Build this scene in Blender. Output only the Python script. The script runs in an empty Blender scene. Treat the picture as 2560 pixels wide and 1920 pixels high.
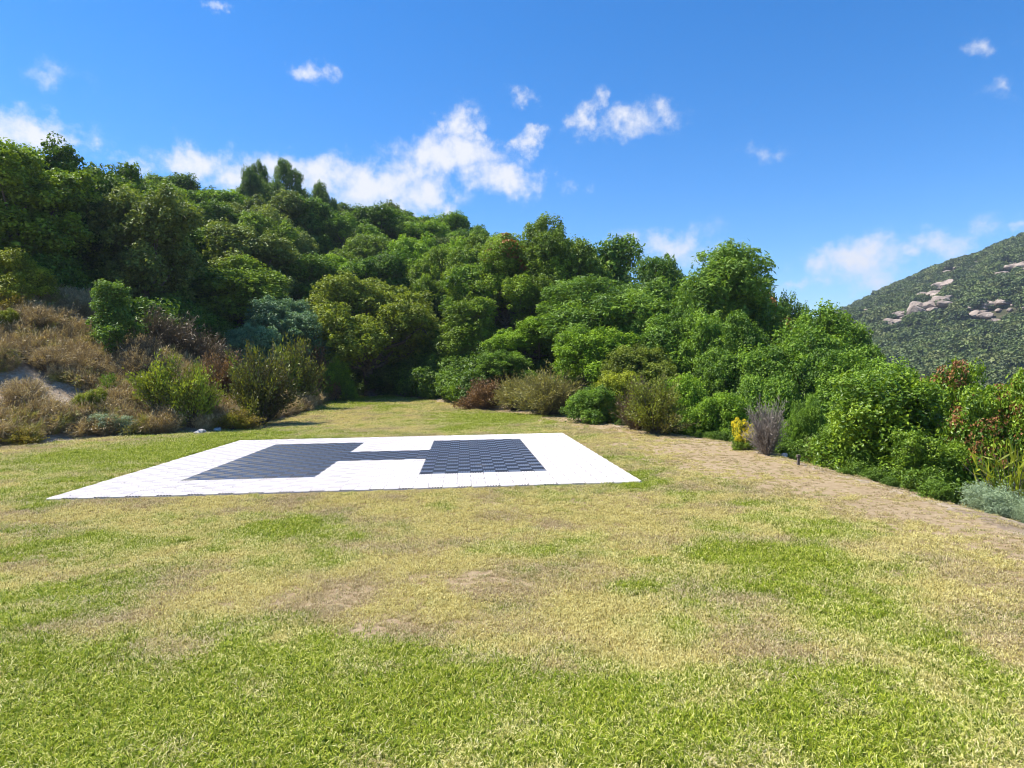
import bpy, math, random
import numpy as np
from mathutils import Matrix, Vector

# ------------------------------------------------------------------ camera
TILE = 0.25
CAM = np.array([(3.6115 + 4) * TILE, (-50.7236 - 12.5) * TILE, 7.818 * TILE])
FPX = 1619.6                       # focal length in photo pixels (photo 2560 x 1920)
PITCH, ROLL, YAW = 0.0183, -0.0164, 0.0737
def _rots():
    cx, sx = math.cos(PITCH), math.sin(PITCH)
    cr, sr = math.cos(ROLL), math.sin(ROLL)
    cz, sz = math.cos(YAW), math.sin(YAW)
    Rz = np.array([[cz, -sz, 0], [sz, cz, 0], [0, 0, 1]])
    Rx = np.array([[1, 0, 0], [0, cx, -sx], [0, sx, cx]])
    Rr = np.array([[cr, -sr, 0], [sr, cr, 0], [0, 0, 1]])
    B = np.array([[1, 0, 0], [0, 0, -1], [0, 1, 0]], float)
    return Rr @ Rx @ B @ Rz
RW2C = _rots()                     # world -> (right, down, forward)
scene = bpy.context.scene
col = scene.collection
cam_d = bpy.data.cameras.new('camera')
cam_o = bpy.data.objects.new('camera', cam_d)
col.objects.link(cam_o)
cam_d.sensor_width = 36.0
cam_d.lens = FPX / 2560 * 36.0
cam_d.clip_start = 0.05
cam_d.clip_end = 6000
M = Matrix.Identity(4)
for i in range(3):
    M[i][0] = RW2C[0][i]; M[i][1] = -RW2C[1][i]; M[i][2] = -RW2C[2][i]; M[i][3] = CAM[i]
cam_o.matrix_world = M
scene.camera = cam_o

# ------------------------------------------------------------------ sky and sun
SUN_EL, SUN_AZ = math.radians(57), math.radians(-76)     # azimuth from +Y towards +X
sun_vec = Vector((math.sin(SUN_AZ) * math.cos(SUN_EL), math.cos(SUN_AZ) * math.cos(SUN_EL), math.sin(SUN_EL)))
sun_d = bpy.data.lights.new('sun', 'SUN')
sun_d.energy = 4.9
sun_d.angle = math.radians(0.53)
sun_d.color = (1.0, 0.95, 0.86)
sun_o = bpy.data.objects.new('sun', sun_d)
sun_o.rotation_euler = sun_vec.to_track_quat('Z', 'Y').to_euler()
sun_o.location = (0, 0, 40)
col.objects.link(sun_o)

scene.view_settings.view_transform = 'Standard'
scene.view_settings.look = 'None'
scene.view_settings.exposure = 0.88
scene.view_settings.gamma = 1.0
scene.view_settings.use_curve_mapping = False
scene.cycles.max_bounces = 6
scene.cycles.diffuse_bounces = 3
scene.cycles.glossy_bounces = 2
scene.cycles.transmission_bounces = 3
scene.cycles.transparent_max_bounces = 4
scene.cycles.volume_bounces = 0
scene.cycles.caustics_reflective = False
scene.cycles.caustics_refractive = False
scene.cycles.sample_clamp_indirect = 4.0
scene.cycles.use_denoising = True
scene.cycles.filter_width = 1.05

def px_dir(px, py):
    c = np.array([(px - 1280) / FPX, (py - 960) / FPX, 1.0])
    d = RW2C.T @ c
    return d / np.linalg.norm(d)

world = bpy.data.worlds.new('World')
scene.world = world
world.use_nodes = True
wn, wl = world.node_tree.nodes, world.node_tree.links
wn.clear()
def W(t, **kw):
    n = wn.new(t)
    for k, v in kw.items():
        setattr(n, k, v)
    return n
def wmath(op, a, b=None, clamp=False):
    n = W('ShaderNodeMath', operation=op); n.use_clamp = clamp
    for i, v in enumerate((a, b)):
        if v is None: continue
        if isinstance(v, (int, float)): n.inputs[i].default_value = v
        else: wl.new(v, n.inputs[i])
    return n.outputs[0]
w_out = W('ShaderNodeOutputWorld'); w_bg = W('ShaderNodeBackground')
w_sky = W('ShaderNodeTexSky', sky_type='NISHITA', sun_disc=False)
w_sky.sun_elevation = SUN_EL
w_sky.sun_rotation = SUN_AZ
w_sky.altitude = 200
w_sky.air_density = 0.85
w_sky.dust_density = 0.05
w_sky.ozone_density = 3.0
w_hsv = W('ShaderNodeHueSaturation')
w_hsv.inputs['Saturation'].default_value = 1.42
w_hsv.inputs['Value'].default_value = 1.0
w_hsv.inputs['Hue'].default_value = 0.503
wl.new(w_sky.outputs[0], w_hsv.inputs['Color'])
# clouds: soft blobs on the sky sphere (azimuth, elevation), broken up by noise
w_tc = W('ShaderNodeTexCoord')
w_sep = W('ShaderNodeSeparateXYZ'); wl.new(w_tc.outputs['Generated'], w_sep.inputs[0])
w_az = wmath('ARCTAN2', w_sep.outputs[0], w_sep.outputs[1])
w_el = wmath('ARCSINE', w_sep.outputs[2])
w_ae = W('ShaderNodeCombineXYZ'); wl.new(w_az, w_ae.inputs[0]); wl.new(w_el, w_ae.inputs[1])
w_nz = W('ShaderNodeTexNoise'); w_nz.inputs['Scale'].default_value = 30.0
w_nz.inputs['Detail'].default_value = 7.0; w_nz.inputs['Roughness'].default_value = 0.62
wl.new(w_ae.outputs[0], w_nz.inputs['Vector'])
w_wz = W('ShaderNodeTexNoise'); w_wz.inputs['Scale'].default_value = 13.0
w_wz.inputs['Detail'].default_value = 5.0; w_wz.inputs['Roughness'].default_value = 0.6
wl.new(w_ae.outputs[0], w_wz.inputs['Vector'])
w_wp = W('ShaderNodeVectorMath', operation='MULTIPLY_ADD'); wl.new(w_wz.outputs['Color'], w_wp.inputs[0])
w_wp.inputs[1].default_value = (0.17, 0.10, 0); w_wp.inputs[2].default_value = (-0.085, -0.05, 0)
w_wa = W('ShaderNodeVectorMath', operation='ADD'); wl.new(w_ae.outputs[0], w_wa.inputs[0]); wl.new(w_wp.outputs[0], w_wa.inputs[1])
CLOUDS = [  # px, py, rx, ry (photo pixels), density
    (960, 462, 190, 62, 1.0), (800, 440, 120, 50, 1.0), (1060, 480, 90, 40, 0.9), (950, 520, 110, 45, 0.8),
    (1130, 395, 150, 60, 1.0), (1160, 320, 60, 70, 0.85), (1260, 450, 110, 42, 1.0), (1020, 400, 110, 35, 0.65),
    (500, 392, 90, 36, 0.9), (610, 420, 90, 40, 0.9), (700, 410, 110, 35, 0.9),
    (60, 325, 120, 40, 0.95), (160, 345, 75, 22, 0.85), (330, 400, 55, 22, 0.6),
    (1330, 345, 48, 32, 0.8), (1475, 285, 55, 42, 0.75), (1590, 300, 85, 38, 0.75), (1315, 253, 34, 18, 0.45),
    (785, 185, 45, 36, 0.6), (115, 195, 75, 30, 0.38), (535, 4, 34, 18, 0.6), (2470, 98, 48, 30, 0.55),
    (2500, 228, 50, 22, 0.35), (1885, 395, 60, 32, 0.4), (2145, 652, 115, 52, 0.85), (2280, 625, 60, 22, 0.55),
    (2390, 592, 120, 36, 0.5), (1665, 610, 150, 42, 0.6), (1960, 708, 95, 16, 0.45), (2040, 790, 130, 24, 0.6),
    (2545, 575, 50, 26, 0.5), (1435, 465, 30, 26, 0.3),
]
acc = None
for (px, py, rx, ry, den) in CLOUDS:
    d = px_dir(px, py)
    az, el = math.atan2(d[0], d[1]), math.asin(d[2])
    k_ = 1.45 if rx >= 85 else 1.22
    sx = FPX / (rx * k_) * math.cos(el); sy = FPX / (ry * k_)
    mp = W('ShaderNodeVectorMath', operation='MULTIPLY_ADD')
    wl.new(w_wa.outputs[0], mp.inputs[0])
    mp.inputs[1].default_value = (sx, sy, 0); mp.inputs[2].default_value = (-az * sx, -el * sy, 0)
    ln = W('ShaderNodeVectorMath', operation='LENGTH'); wl.new(mp.outputs[0], ln.inputs[0])
    v = wmath('MULTIPLY_ADD', ln.outputs['Value'], -den); wn[-1].inputs[2].default_value = den
    acc = v if acc is None else wmath('MAXIMUM', acc, v)
# small scattered clouds over the rest of the sky
w_n2 = W('ShaderNodeTexNoise'); w_n2.inputs['Scale'].default_value = 3.2; w_n2.inputs['Detail'].default_value = 3.0
wl.new(w_tc.outputs['Generated'], w_n2.inputs['Vector'])
rest = wmath('MULTIPLY', wmath('SUBTRACT', w_n2.outputs[0], 0.66), 3.0)
fwd = wmath('LESS_THAN', w_sep.outputs[1], 0.3)
acc = wmath('MAXIMUM', acc, wmath('MULTIPLY', rest, fwd))
nz = wmath('MULTIPLY', wmath('SUBTRACT', w_nz.outputs[0], 0.5), 1.5)
accn = wmath('ADD', acc, nz)
w_mr = W('ShaderNodeMapRange', interpolation_type='SMOOTHSTEP')
wl.new(accn, w_mr.inputs[0]); w_mr.inputs[1].default_value = 0.04; w_mr.inputs[2].default_value = 0.95
gate = wmath('MULTIPLY', acc, 3.0, clamp=True)
cl = wmath('MULTIPLY', w_mr.outputs[0], gate, clamp=True)
w_mix = W('ShaderNodeMixRGB')
wl.new(cl, w_mix.inputs[0]); wl.new(w_hsv.outputs[0], w_mix.inputs[1])
w_mix.inputs[2].default_value = (4.25, 4.32, 4.55, 1)
wl.new(w_mix.outputs[0], w_bg.inputs['Color'])
w_bg.inputs['Strength'].default_value = 0.118
wl.new(w_bg.outputs[0], w_out.inputs['Surface'])

# ------------------------------------------------------------------ helpers
rng = np.random.default_rng(7)
random.seed(7)
def norm(v):
    return v / np.maximum(np.linalg.norm(v, axis=-1, keepdims=True), 1e-9)

_perm = np.random.default_rng(3).random((256, 256))
def vnoise(x, y):
    xi = np.floor(x).astype(int); yi = np.floor(y).astype(int)
    fx = x - xi; fy = y - yi
    fx = fx * fx * (3 - 2 * fx); fy = fy * fy * (3 - 2 * fy)
    a = _perm[xi & 255, yi & 255]; b = _perm[(xi + 1) & 255, yi & 255]
    c = _perm[xi & 255, (yi + 1) & 255]; d = _perm[(xi + 1) & 255, (yi + 1) & 255]
    return (a * (1 - fx) + b * fx) * (1 - fy) + (c * (1 - fx) + d * fx) * fy
def fbm(x, y, o=4, s=1.0):
    t = 0; a = 0.5; w = 0
    for i in range(o):
        t = t + a * vnoise(x * s + 17.3 * i, y * s - 9.1 * i); w += a
        a *= 0.5; s *= 2.03
    return t / w                     # 0..1
def sstep(a, b, x):
    t = np.clip((x - a) / (b - a), 0, 1)
    return t * t * (3 - 2 * t)

def mesh_from(name, V, F, attrs=None, smooth=False):
    """fast mesh: V (n,3), F (m,k) one face size only; attrs {name:(domain,array)}"""
    me = bpy.data.meshes.new(name)
    V = np.asarray(V, np.float32); F = np.asarray(F, np.int32)
    m, k = F.shape
    me.vertices.add(len(V)); me.vertices.foreach_set('co', V.ravel())
    me.loops.add(m * k); me.loops.foreach_set('vertex_index', F.ravel())
    me.polygons.add(m)
    me.polygons.foreach_set('loop_start', np.arange(0, m * k, k, dtype=np.int32))
    me.polygons.foreach_set('use_smooth', np.full(m, bool(smooth)))
    for an, (dom, arr) in (attrs or {}).items():
        a = me.attributes.new(an, 'FLOAT', dom); a.data.foreach_set('value', np.asarray(arr, np.float32))
    me.update(calc_edges=True)
    return me
def obj(name, me, mat=None, parent=None, **props):
    o = bpy.data.objects.new(name, me)
    col.objects.link(o)
    if mat is not None and me is not None:
        if len(me.materials) == 0: me.materials.append(mat)
        elif me.materials[0] != mat:
            o.material_slots[0].link = 'OBJECT'; o.material_slots[0].material = mat
    if parent is not None: o.parent = parent
    for k, v in props.items(): o[k] = v
    return o
def thing(name, loc, label, cat, group=None, rz=0.0, scale=(1, 1, 1)):
    o = bpy.data.objects.new(name, None); col.objects.link(o)
    o.empty_display_size = 0.3
    o.location = loc; o.rotation_euler = (0, 0, rz); o.scale = scale
    o['label'] = label; o['category'] = cat
    if group: o['group'] = group
    return o

# ------------------------------------------------------------------ terrain
def cam_polar(x, y):
    dx, dy = x - CAM[0], y - CAM[1]
    lat = dx * math.cos(YAW) - dy * math.sin(YAW)
    dep = dx * math.sin(YAW) + dy * math.cos(YAW)
    return np.degrees(np.arctan2(lat, dep)), np.hypot(lat, dep)
def world_at(px, depth):
    """ground-plan point of photo column px at a depth along the view axis"""
    lat = (px - 1280) / FPX * depth
    return (CAM[0] + lat * math.cos(YAW) + depth * math.sin(YAW),
            CAM[1] - lat * math.sin(YAW) + depth * math.cos(YAW))
def plane_hit(px, py, z=0.0):
    d = px_dir(px, py); t = (z - CAM[2]) / d[2]
    return CAM[:2] + d[:2] * t
def lawn_z(x, y):
    z = 0.36 * sstep(-6.0, -15.0, y)
    z = z + 0.55 * sstep(8.0, 34.0, y)
    flat = sstep(0.0, 1.5, np.maximum(np.abs(x) - 5.2, np.abs(y) - 4.9))
    z = z + (fbm(x, y, 2, 0.35) - 0.5) * 0.10 * flat + (fbm(x + 9, y, 2, 1.6) - 0.5) * 0.035 * flat
    return z - 0.035
LEFT_PX = [(-420, 1165), (-150, 1130), (0, 1116), (110, 1110), (280, 1092), (420, 1086), (560, 1080), (640, 1064), (740, 1040), (800, 1012), (870, 990)]
BACK_PX = [(960, 990), (1060, 998), (1130, 1005)]
RIGHT_PX = [(1200, 1018), (1400, 1040), (1560, 1072), (1650, 1084), (1760, 1098), (1860, 1124), (1960, 1150), (2100, 1192), (2250, 1236), (2400, 1282), (2560, 1345), (2850, 1480)]
LAWN = []
for (a, b) in LEFT_PX + BACK_PX + RIGHT_PX:
    zg = 0.0
    for _ in range(6):
        p = plane_hit(a, b, zg); zg = float(lawn_z(np.array(p[0]), np.array(p[1])))
    LAWN.append(p)
LAWN += [np.array((12.0, -16.0)), np.array((14.0, -24.0)), np.array((4.0, -34.0)), np.array((-16.0, -34.0)), np.array((-24.0, -16.0))]
LAWN = np.array(LAWN)
def lawn_sd(x, y):
    """signed distance to the lawn outline, positive outside"""
    x = np.asarray(x, float); y = np.asarray(y, float)
    d = np.full(x.shape, 1e9); inside = np.zeros(x.shape, bool)
    n = len(LAWN)
    for i in range(n):
        ax, ay = LAWN[i]; bx, by = LAWN[(i + 1) % n]
        ex, ey = bx - ax, by - ay
        t = np.clip(((x - ax) * ex + (y - ay) * ey) / (ex * ex + ey * ey), 0, 1)
        d = np.minimum(d, np.hypot(x - ax - t * ex, y - ay - t * ey))
        cnd = (ay > y) != (by > y)
        xi = ax + (y - ay) / (by - ay + 1e-12) * ex
        inside ^= cnd & (x < xi)
    return np.where(inside, -d, d)
S_AZ = [-180, -120, -80, -50, -38, -23, -12, -6, 0, 6, 10, 15, 40, 80, 120, 180]
S_V = [0.02, 0.10, 0.40, 0.50, 0.52, 0.53, 0.50, 0.48, 0.38, 0.14, -0.20, -0.42, -0.50, -0.42, -0.15, 0.02]
HMAX_AZ = [-180, -60, -38, -28, -20, -12, -6, 0, 6, 180]
HMAX_V = [6, 13, 18, 25, 28, 26, 23, 18, 8, 5]
CREST_AZ = [8, 16, 22, 26.9, 30.1, 32.7, 35.6, 38.3, 45, 60, 90, 120]
CREST_V = [-0.03, 0.01, 0.045, 0.080, 0.114, 0.138, 0.162, 0.188, 0.225, 0.22, 0.16, 0.0]
def ground_z(x, y):
    x = np.asarray(x, float); y = np.asarray(y, float)
    az, r = cam_polar(x, y)
    sd = lawn_sd(x, y)
    d = np.maximum(sd, 0)
    g = d * d / (d + 1.2)
    S = np.interp(az, S_AZ, S_V); hm = np.interp(az, HMAX_AZ, HMAX_V)
    up = hm * (1 - np.exp(-np.maximum(S, 0) * g / hm * 1.25))
    dn = 11.0 * (1 - np.exp(np.minimum(S, 0) * g / 11.0))
    bump = (fbm(x, y, 4, 0.09) - 0.5) * 3.0 * sstep(2, 25, d) + (fbm(x, y, 3, 0.5) - 0.5) * 0.7 * sstep(0.2, 4, d)
    z = lawn_z(np.clip(x, -40, 40), np.clip(y, -40, 60)) + up - dn + bump
    z = z - (fbm(x + 31, y, 2, 0.8) * 0.5 + 0.2) * sstep(120, 160, r) * 0
    # hill falls away behind its crest, valley on the other side
    z = z * (1 - sstep(110, 190, r)) + (-14) * sstep(110, 190, r)
    # the mountain across the valley
    e = np.interp(az, CREST_AZ, CREST_V, left=-0.03, right=0.0)
    Dc = 620.0
    t = np.clip((r - 190) / (Dc - 190), 0, 1)
    prof = 0.25 * t + 0.75 * t * t * (3 - 2 * t)
    zm = -14 + (e * Dc * np.cos(np.radians(np.clip(az, -60, 60))) + 16) * prof
    rough = (fbm(x, y, 6, 0.013) - 0.5) * 36 * sstep(0.02, 0.35, t) * (1 - 0.75 * sstep(0.75, 1.0, t))
    zm = zm + rough * sstep(10, 24, az) * (1 - sstep(100, 130, az))
    zm = zm - (zm + 30) * sstep(Dc * 1.02, Dc * 1.9, r)
    wm = sstep(170, 200, r)
    return z * (1 - wm) + zm * wm
def gz(x, y):
    return float(ground_z(np.array([x]), np.array([y]))[0])
def terrain_hit(px, py, t0=3.0, t1=900.0):
    d = px_dir(px, py)
    t = np.geomspace(t0, t1, 1500)
    P = CAM[None] + d[None] * t[:, None]
    below = P[:, 2] < ground_z(P[:, 0], P[:, 1])
    i = int(np.argmax(below)) if below.any() else len(t) - 1
    return P[i]
def proj(P):
    c = (P - CAM) @ RW2C.T
    return 1280 + FPX * c[:, 0] / c[:, 2], 960 + FPX * c[:, 1] / c[:, 2], c[:, 2]

# lawn colouring fields: patches of green, straw and bare soil lying on the ground
def patch_list(pl):
    out = []
    for (px, py, rx, ry, a) in pl:
        c = plane_hit(px, py, 0.15 if py > 1350 else 0.0)
        ex = plane_hit(px + rx, py, 0.0) - plane_hit(px, py, 0.0)
        ey = (plane_hit(px, py - ry, 0.0) - plane_hit(px, py + ry, 0.0)) / 2
        out.append((c, max(np.hypot(*ex), 0.2), min(max(np.hypot(*ey), 0.2), 6), a))
    return out
GREEN = patch_list([(250, 1830, 520, 190, 1.0), (1000, 1800, 620, 110, 0.75), (1500, 1880, 520, 110, 0.6), (720, 1325, 200, 40, 0.9),
    (2090, 1470, 230, 95, 0.85), (2330, 1510, 200, 60, 0.6), (90, 1230, 160, 36, 0.9), (380, 1130, 260, 28, 1.2), (1610, 1200, 60, 30, 0.7),
    (1990, 1330, 220, 36, 0.55), (1250, 1045, 170, 14, 1.3), (820, 1012, 220, 16, 1.3), (420, 1340, 320, 40, 0.5), (1900, 1400, 160, 50, 0.5),
    (2200, 1720, 300, 70, 0.45), (50, 1520, 150, 60, 0.6), (160, 1650, 200, 60, 0.6), (1750, 1750, 200, 60, 0.35), (930, 1000, 140, 10, 1.2), (600, 1090, 170, 16, 1.0)])
BARE = patch_list([(830, 1490, 200, 45, 0.9), (960, 1570, 170, 45, 0.9), (1160, 1440, 160, 35, 0.8), (1330, 1390, 120, 26, 0.55), (1480, 1240, 240, 26, 0.6),
    (1650, 1120, 160, 26, 0.95), (1800, 1160, 170, 30, 0.9), (2050, 1210, 170, 22, 0.85), (2300, 1270, 170, 22, 0.9), (2480, 1330, 110, 26, 1.0),
    (740, 1410, 90, 20, 0.6), (2000, 1660, 90, 16, 0.6), (2260, 1730, 110, 26, 0.5), (60, 1370, 110, 20, 0.5), (1450, 1050, 140, 14, 0.9),
    (1240, 1030, 120, 8, 0.8), (140, 1130, 180, 10, 0.8), (1800, 1180, 120, 16, 0.6), (700, 1060, 120, 8, 0.7), (2450, 1620, 120, 40, 0.4)])
def field(pl, x, y):
    v = np.zeros_like(x)
    for (c, rx, ry, a) in pl:
        q = ((x - c[0]) / rx) ** 2 + ((y - c[1]) / ry) ** 2
        v = np.maximum(v, a * np.exp(-q * 0.7))
    return v
def lawn_fields(x, y):
    n1 = fbm(x, y, 4, 0.55); n2 = fbm(x + 40, y + 11, 4, 1.9); n3 = fbm(x - 20, y, 3, 5.0)
    gr = field(GREEN, x, y) * 1.05 + (n1 - 0.5) * 1.5 + (n2 - 0.5) * 1.7 + (n3 - 0.5) * 1.1 + 0.13
    ba = field(BARE, x, y) * 1.0 + (n2 - 0.55) * 1.0 + (n3 - 0.5) * 1.6 - 0.12 - gr * 0.15
    sd = lawn_sd(x, y)
    az, r = cam_polar(x, y)
    edge = sstep(np.where(az > 0, -2.8, -1.4), -0.1, sd) * np.where(az > -4, 1.0, 0.45)
    ba = ba + edge * 0.70
    gr = gr - edge * 0.45
    return np.clip(gr, 0, 1), np.clip(ba, 0, 1)

# ------------------------------------------------------------------ materials
def new_mat(name):
    m = bpy.data.materials.new(name); m.use_nodes = True
    nt = m.node_tree; nt.nodes.clear()
    return m, nt, nt.nodes, nt.links
def N(nt, t, **kw):
    n = nt.nodes.new(t)
    for k, v in kw.items(): setattr(n, k, v)
    return n
def ramp(nt, fac, stops):
    r = N(nt, 'ShaderNodeValToRGB')
    while len(r.color_ramp.elements) < len(stops): r.color_ramp.elements.new(0.5)
    for e, (p, c) in zip(r.color_ramp.elements, stops):
        e.position = p; e.color = (*c, 1)
    nt.links.new(fac, r.inputs[0])
    return r.outputs[0]
def mixc(nt, f, a, b, mode='MIX'):
    m = N(nt, 'ShaderNodeMixRGB', blend_type=mode)
    for i, v in enumerate((f, a, b)):
        if isinstance(v, (int, float)): m.inputs[i].default_value = v
        elif isinstance(v, tuple): m.inputs[i].default_value = (*v, 1)
        else: nt.links.new(v, m.inputs[i])
    return m.outputs[0]
def mth(nt, op, a, b=None, clamp=False):
    n = N(nt, 'ShaderNodeMath', operation=op); n.use_clamp = clamp
    for i, v in enumerate((a, b)):
        if v is None: continue
        if isinstance(v, (int, float)): n.inputs[i].default_value = v
        else: nt.links.new(v, n.inputs[i])
    return n.outputs[0]
def noise(nt, scale, detail=3.0, vec=None, rough=0.5):
    n = N(nt, 'ShaderNodeTexNoise'); n.inputs['Scale'].default_value = scale
    n.inputs['Detail'].default_value = detail; n.inputs['Roughness'].default_value = rough
    if vec is not None: nt.links.new(vec, n.inputs['Vector'])
    return n.outputs[0]
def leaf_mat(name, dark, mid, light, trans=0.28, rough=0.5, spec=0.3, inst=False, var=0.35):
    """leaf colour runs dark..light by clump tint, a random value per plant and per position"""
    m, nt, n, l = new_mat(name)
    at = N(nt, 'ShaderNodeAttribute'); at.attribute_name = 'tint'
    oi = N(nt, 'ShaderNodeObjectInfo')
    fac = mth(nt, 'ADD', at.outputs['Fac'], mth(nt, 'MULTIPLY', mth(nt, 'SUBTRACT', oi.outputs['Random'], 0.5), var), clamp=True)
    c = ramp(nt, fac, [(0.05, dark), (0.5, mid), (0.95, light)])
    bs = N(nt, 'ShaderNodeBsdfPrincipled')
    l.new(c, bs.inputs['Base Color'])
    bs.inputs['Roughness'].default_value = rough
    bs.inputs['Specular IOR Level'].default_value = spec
    out = N(nt, 'ShaderNodeOutputMaterial')
    if trans > 0:
        tr = N(nt, 'ShaderNodeBsdfTranslucent')
        l.new(mixc(nt, 1.0, c, (1.35, 1.3, 0.55), 'MULTIPLY'), tr.inputs['Color'])
        mx = N(nt, 'ShaderNodeMixShader'); mx.inputs[0].default_value = trans
        l.new(bs.outputs[0], mx.inputs[1]); l.new(tr.outputs[0], mx.inputs[2])
        l.new(mx.outputs[0], out.inputs['Surface'])
    else:
        l.new(bs.outputs[0], out.inputs['Surface'])
    return m
MAT = {}
MAT['oak'] = leaf_mat('oak_leaves', (0.058, 0.115, 0.011), (0.116, 0.217, 0.021), (0.250, 0.390, 0.033), trans=0.28)
MAT['holm'] = leaf_mat('holm_oak_leaves', (0.049, 0.097, 0.010), (0.095, 0.174, 0.016), (0.181, 0.288, 0.026))
MAT['grey'] = leaf_mat('grey_green_leaves', (0.103, 0.144, 0.031), (0.174, 0.231, 0.047), (0.283, 0.337, 0.068), trans=0.25)
MAT['olive'] = leaf_mat('olive_green_leaves', (0.093, 0.148, 0.016), (0.171, 0.259, 0.025), (0.287, 0.405, 0.038))
MAT['lime'] = leaf_mat('yellow_green_leaves', (0.129, 0.160, 0.012), (0.252, 0.293, 0.019), (0.412, 0.448, 0.032))
MAT['yellowoak'] = leaf_mat('yellowish_oak_leaves', (0.095, 0.126, 0.014), (0.184, 0.233, 0.024), (0.310, 0.369, 0.041))
MAT['bright'] = leaf_mat('bright_green_leaves', (0.081, 0.155, 0.010), (0.166, 0.290, 0.016), (0.315, 0.463, 0.028))
MAT['soft'] = leaf_mat('soft_green_leaves', (0.076, 0.144, 0.023), (0.145, 0.250, 0.034), (0.262, 0.397, 0.052))
MAT['laurel'] = leaf_mat('laurel_leaves', (0.060, 0.120, 0.009), (0.137, 0.241, 0.015), (0.294, 0.412, 0.028), rough=0.45, spec=0.4)
MAT['silver'] = leaf_mat('silver_leaves', (0.207, 0.276, 0.165), (0.328, 0.414, 0.248), (0.483, 0.569, 0.330), trans=0.2)
MAT['mint'] = leaf_mat('blue_green_leaves', (0.105, 0.188, 0.093), (0.173, 0.285, 0.138), (0.255, 0.390, 0.180), trans=0.2)
MAT['rust'] = leaf_mat('rust_leaves', (0.216, 0.093, 0.032), (0.365, 0.168, 0.057), (0.486, 0.269, 0.094), trans=0.15)
MAT['heath'] = leaf_mat('heath_needles', (0.122, 0.113, 0.025), (0.204, 0.228, 0.032), (0.357, 0.437, 0.046), trans=0.25)
MAT['heathdark'] = leaf_mat('dark_heath_needles', (0.077, 0.064, 0.020), (0.130, 0.135, 0.025), (0.260, 0.312, 0.037), trans=0.25)
MAT['gold'] = leaf_mat('golden_heath', (0.221, 0.156, 0.026), (0.338, 0.286, 0.036), (0.468, 0.442, 0.052), trans=0.25)
MAT['dry'] = leaf_mat('dry_brush', (0.27, 0.195, 0.10), (0.46, 0.345, 0.18), (0.64, 0.52, 0.31), trans=0.15)
MAT['drygrey'] = leaf_mat('grey_dry_twigs', (0.17, 0.14, 0.115), (0.29, 0.245, 0.20), (0.44, 0.385, 0.32), trans=0.0)
MAT['drybrown'] = leaf_mat('brown_dry_heath', (0.156, 0.085, 0.036), (0.273, 0.156, 0.062), (0.390, 0.247, 0.098), trans=0.15)
MAT['tan'] = leaf_mat('tan_wispy_broom', (0.20, 0.185, 0.055), (0.33, 0.305, 0.085), (0.47, 0.42, 0.14), trans=0.2)
MAT['shade'] = leaf_mat('brown_grey_twigs', (0.100, 0.068, 0.034), (0.172, 0.123, 0.060), (0.277, 0.200, 0.101), trans=0.0)  # twig colour darkened for the shade that the bank bushes stand in
MAT['yellow'] = leaf_mat('yellow_flowers', (0.55, 0.42, 0.015), (0.75, 0.62, 0.02), (0.85, 0.74, 0.04), trans=0.2)
MAT['scrub2'] = leaf_mat('mountain_scrub_light', (0.071, 0.092, 0.026), (0.124, 0.151, 0.041), (0.196, 0.222, 0.066), trans=0.1, var=0.8)
MAT['scrub'] = leaf_mat('mountain_scrub', (0.052, 0.077, 0.024), (0.091, 0.130, 0.034), (0.163, 0.211, 0.050), trans=0.1, var=0.8)
def bark_mat():
    m, nt, n, l = new_mat('bark')
    tc = N(nt, 'ShaderNodeTexCoord')
    c = ramp(nt, noise(nt, 9, 4, tc.outputs['Object']), [(0.3, (0.07, 0.055, 0.042)), (0.7, (0.20, 0.165, 0.13))])
    bs = N(nt, 'ShaderNodeBsdfPrincipled'); l.new(c, bs.inputs['Base Color']); bs.inputs['Roughness'].default_value = 0.9
    out = N(nt, 'ShaderNodeOutputMaterial'); l.new(bs.outputs[0], out.inputs[0])
    return m
MAT['bark'] = bark_mat()
def rock_mat(name, a, b, scale):
    m, nt, n, l = new_mat(name)
    g = N(nt, 'ShaderNodeNewGeometry')
    f = noise(nt, scale, 6, g.outputs['Position'], 0.65)
    c = ramp(nt, f, [(0.32, a), (0.66, b)])
    bs = N(nt, 'ShaderNodeBsdfPrincipled'); l.new(c, bs.inputs['Base Color']); bs.inputs['Roughness'].default_value = 0.9
    bp = N(nt, 'ShaderNodeBump'); bp.inputs['Strength'].default_value = 0.6; bp.inputs['Distance'].default_value = 0.3 / scale
    l.new(noise(nt, scale * 3, 5, g.outputs['Position']), bp.inputs['Height']); l.new(bp.outputs[0], bs.inputs['Normal'])
    out = N(nt, 'ShaderNodeOutputMaterial'); l.new(bs.outputs[0], out.inputs[0])
    return m
MAT['granite'] = rock_mat('pink_granite', (0.15, 0.115, 0.09), (0.40, 0.315, 0.25), 0.30)
MAT['stone'] = rock_mat('grey_stone', (0.25, 0.24, 0.23), (0.52, 0.50, 0.47), 5.0)

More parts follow.
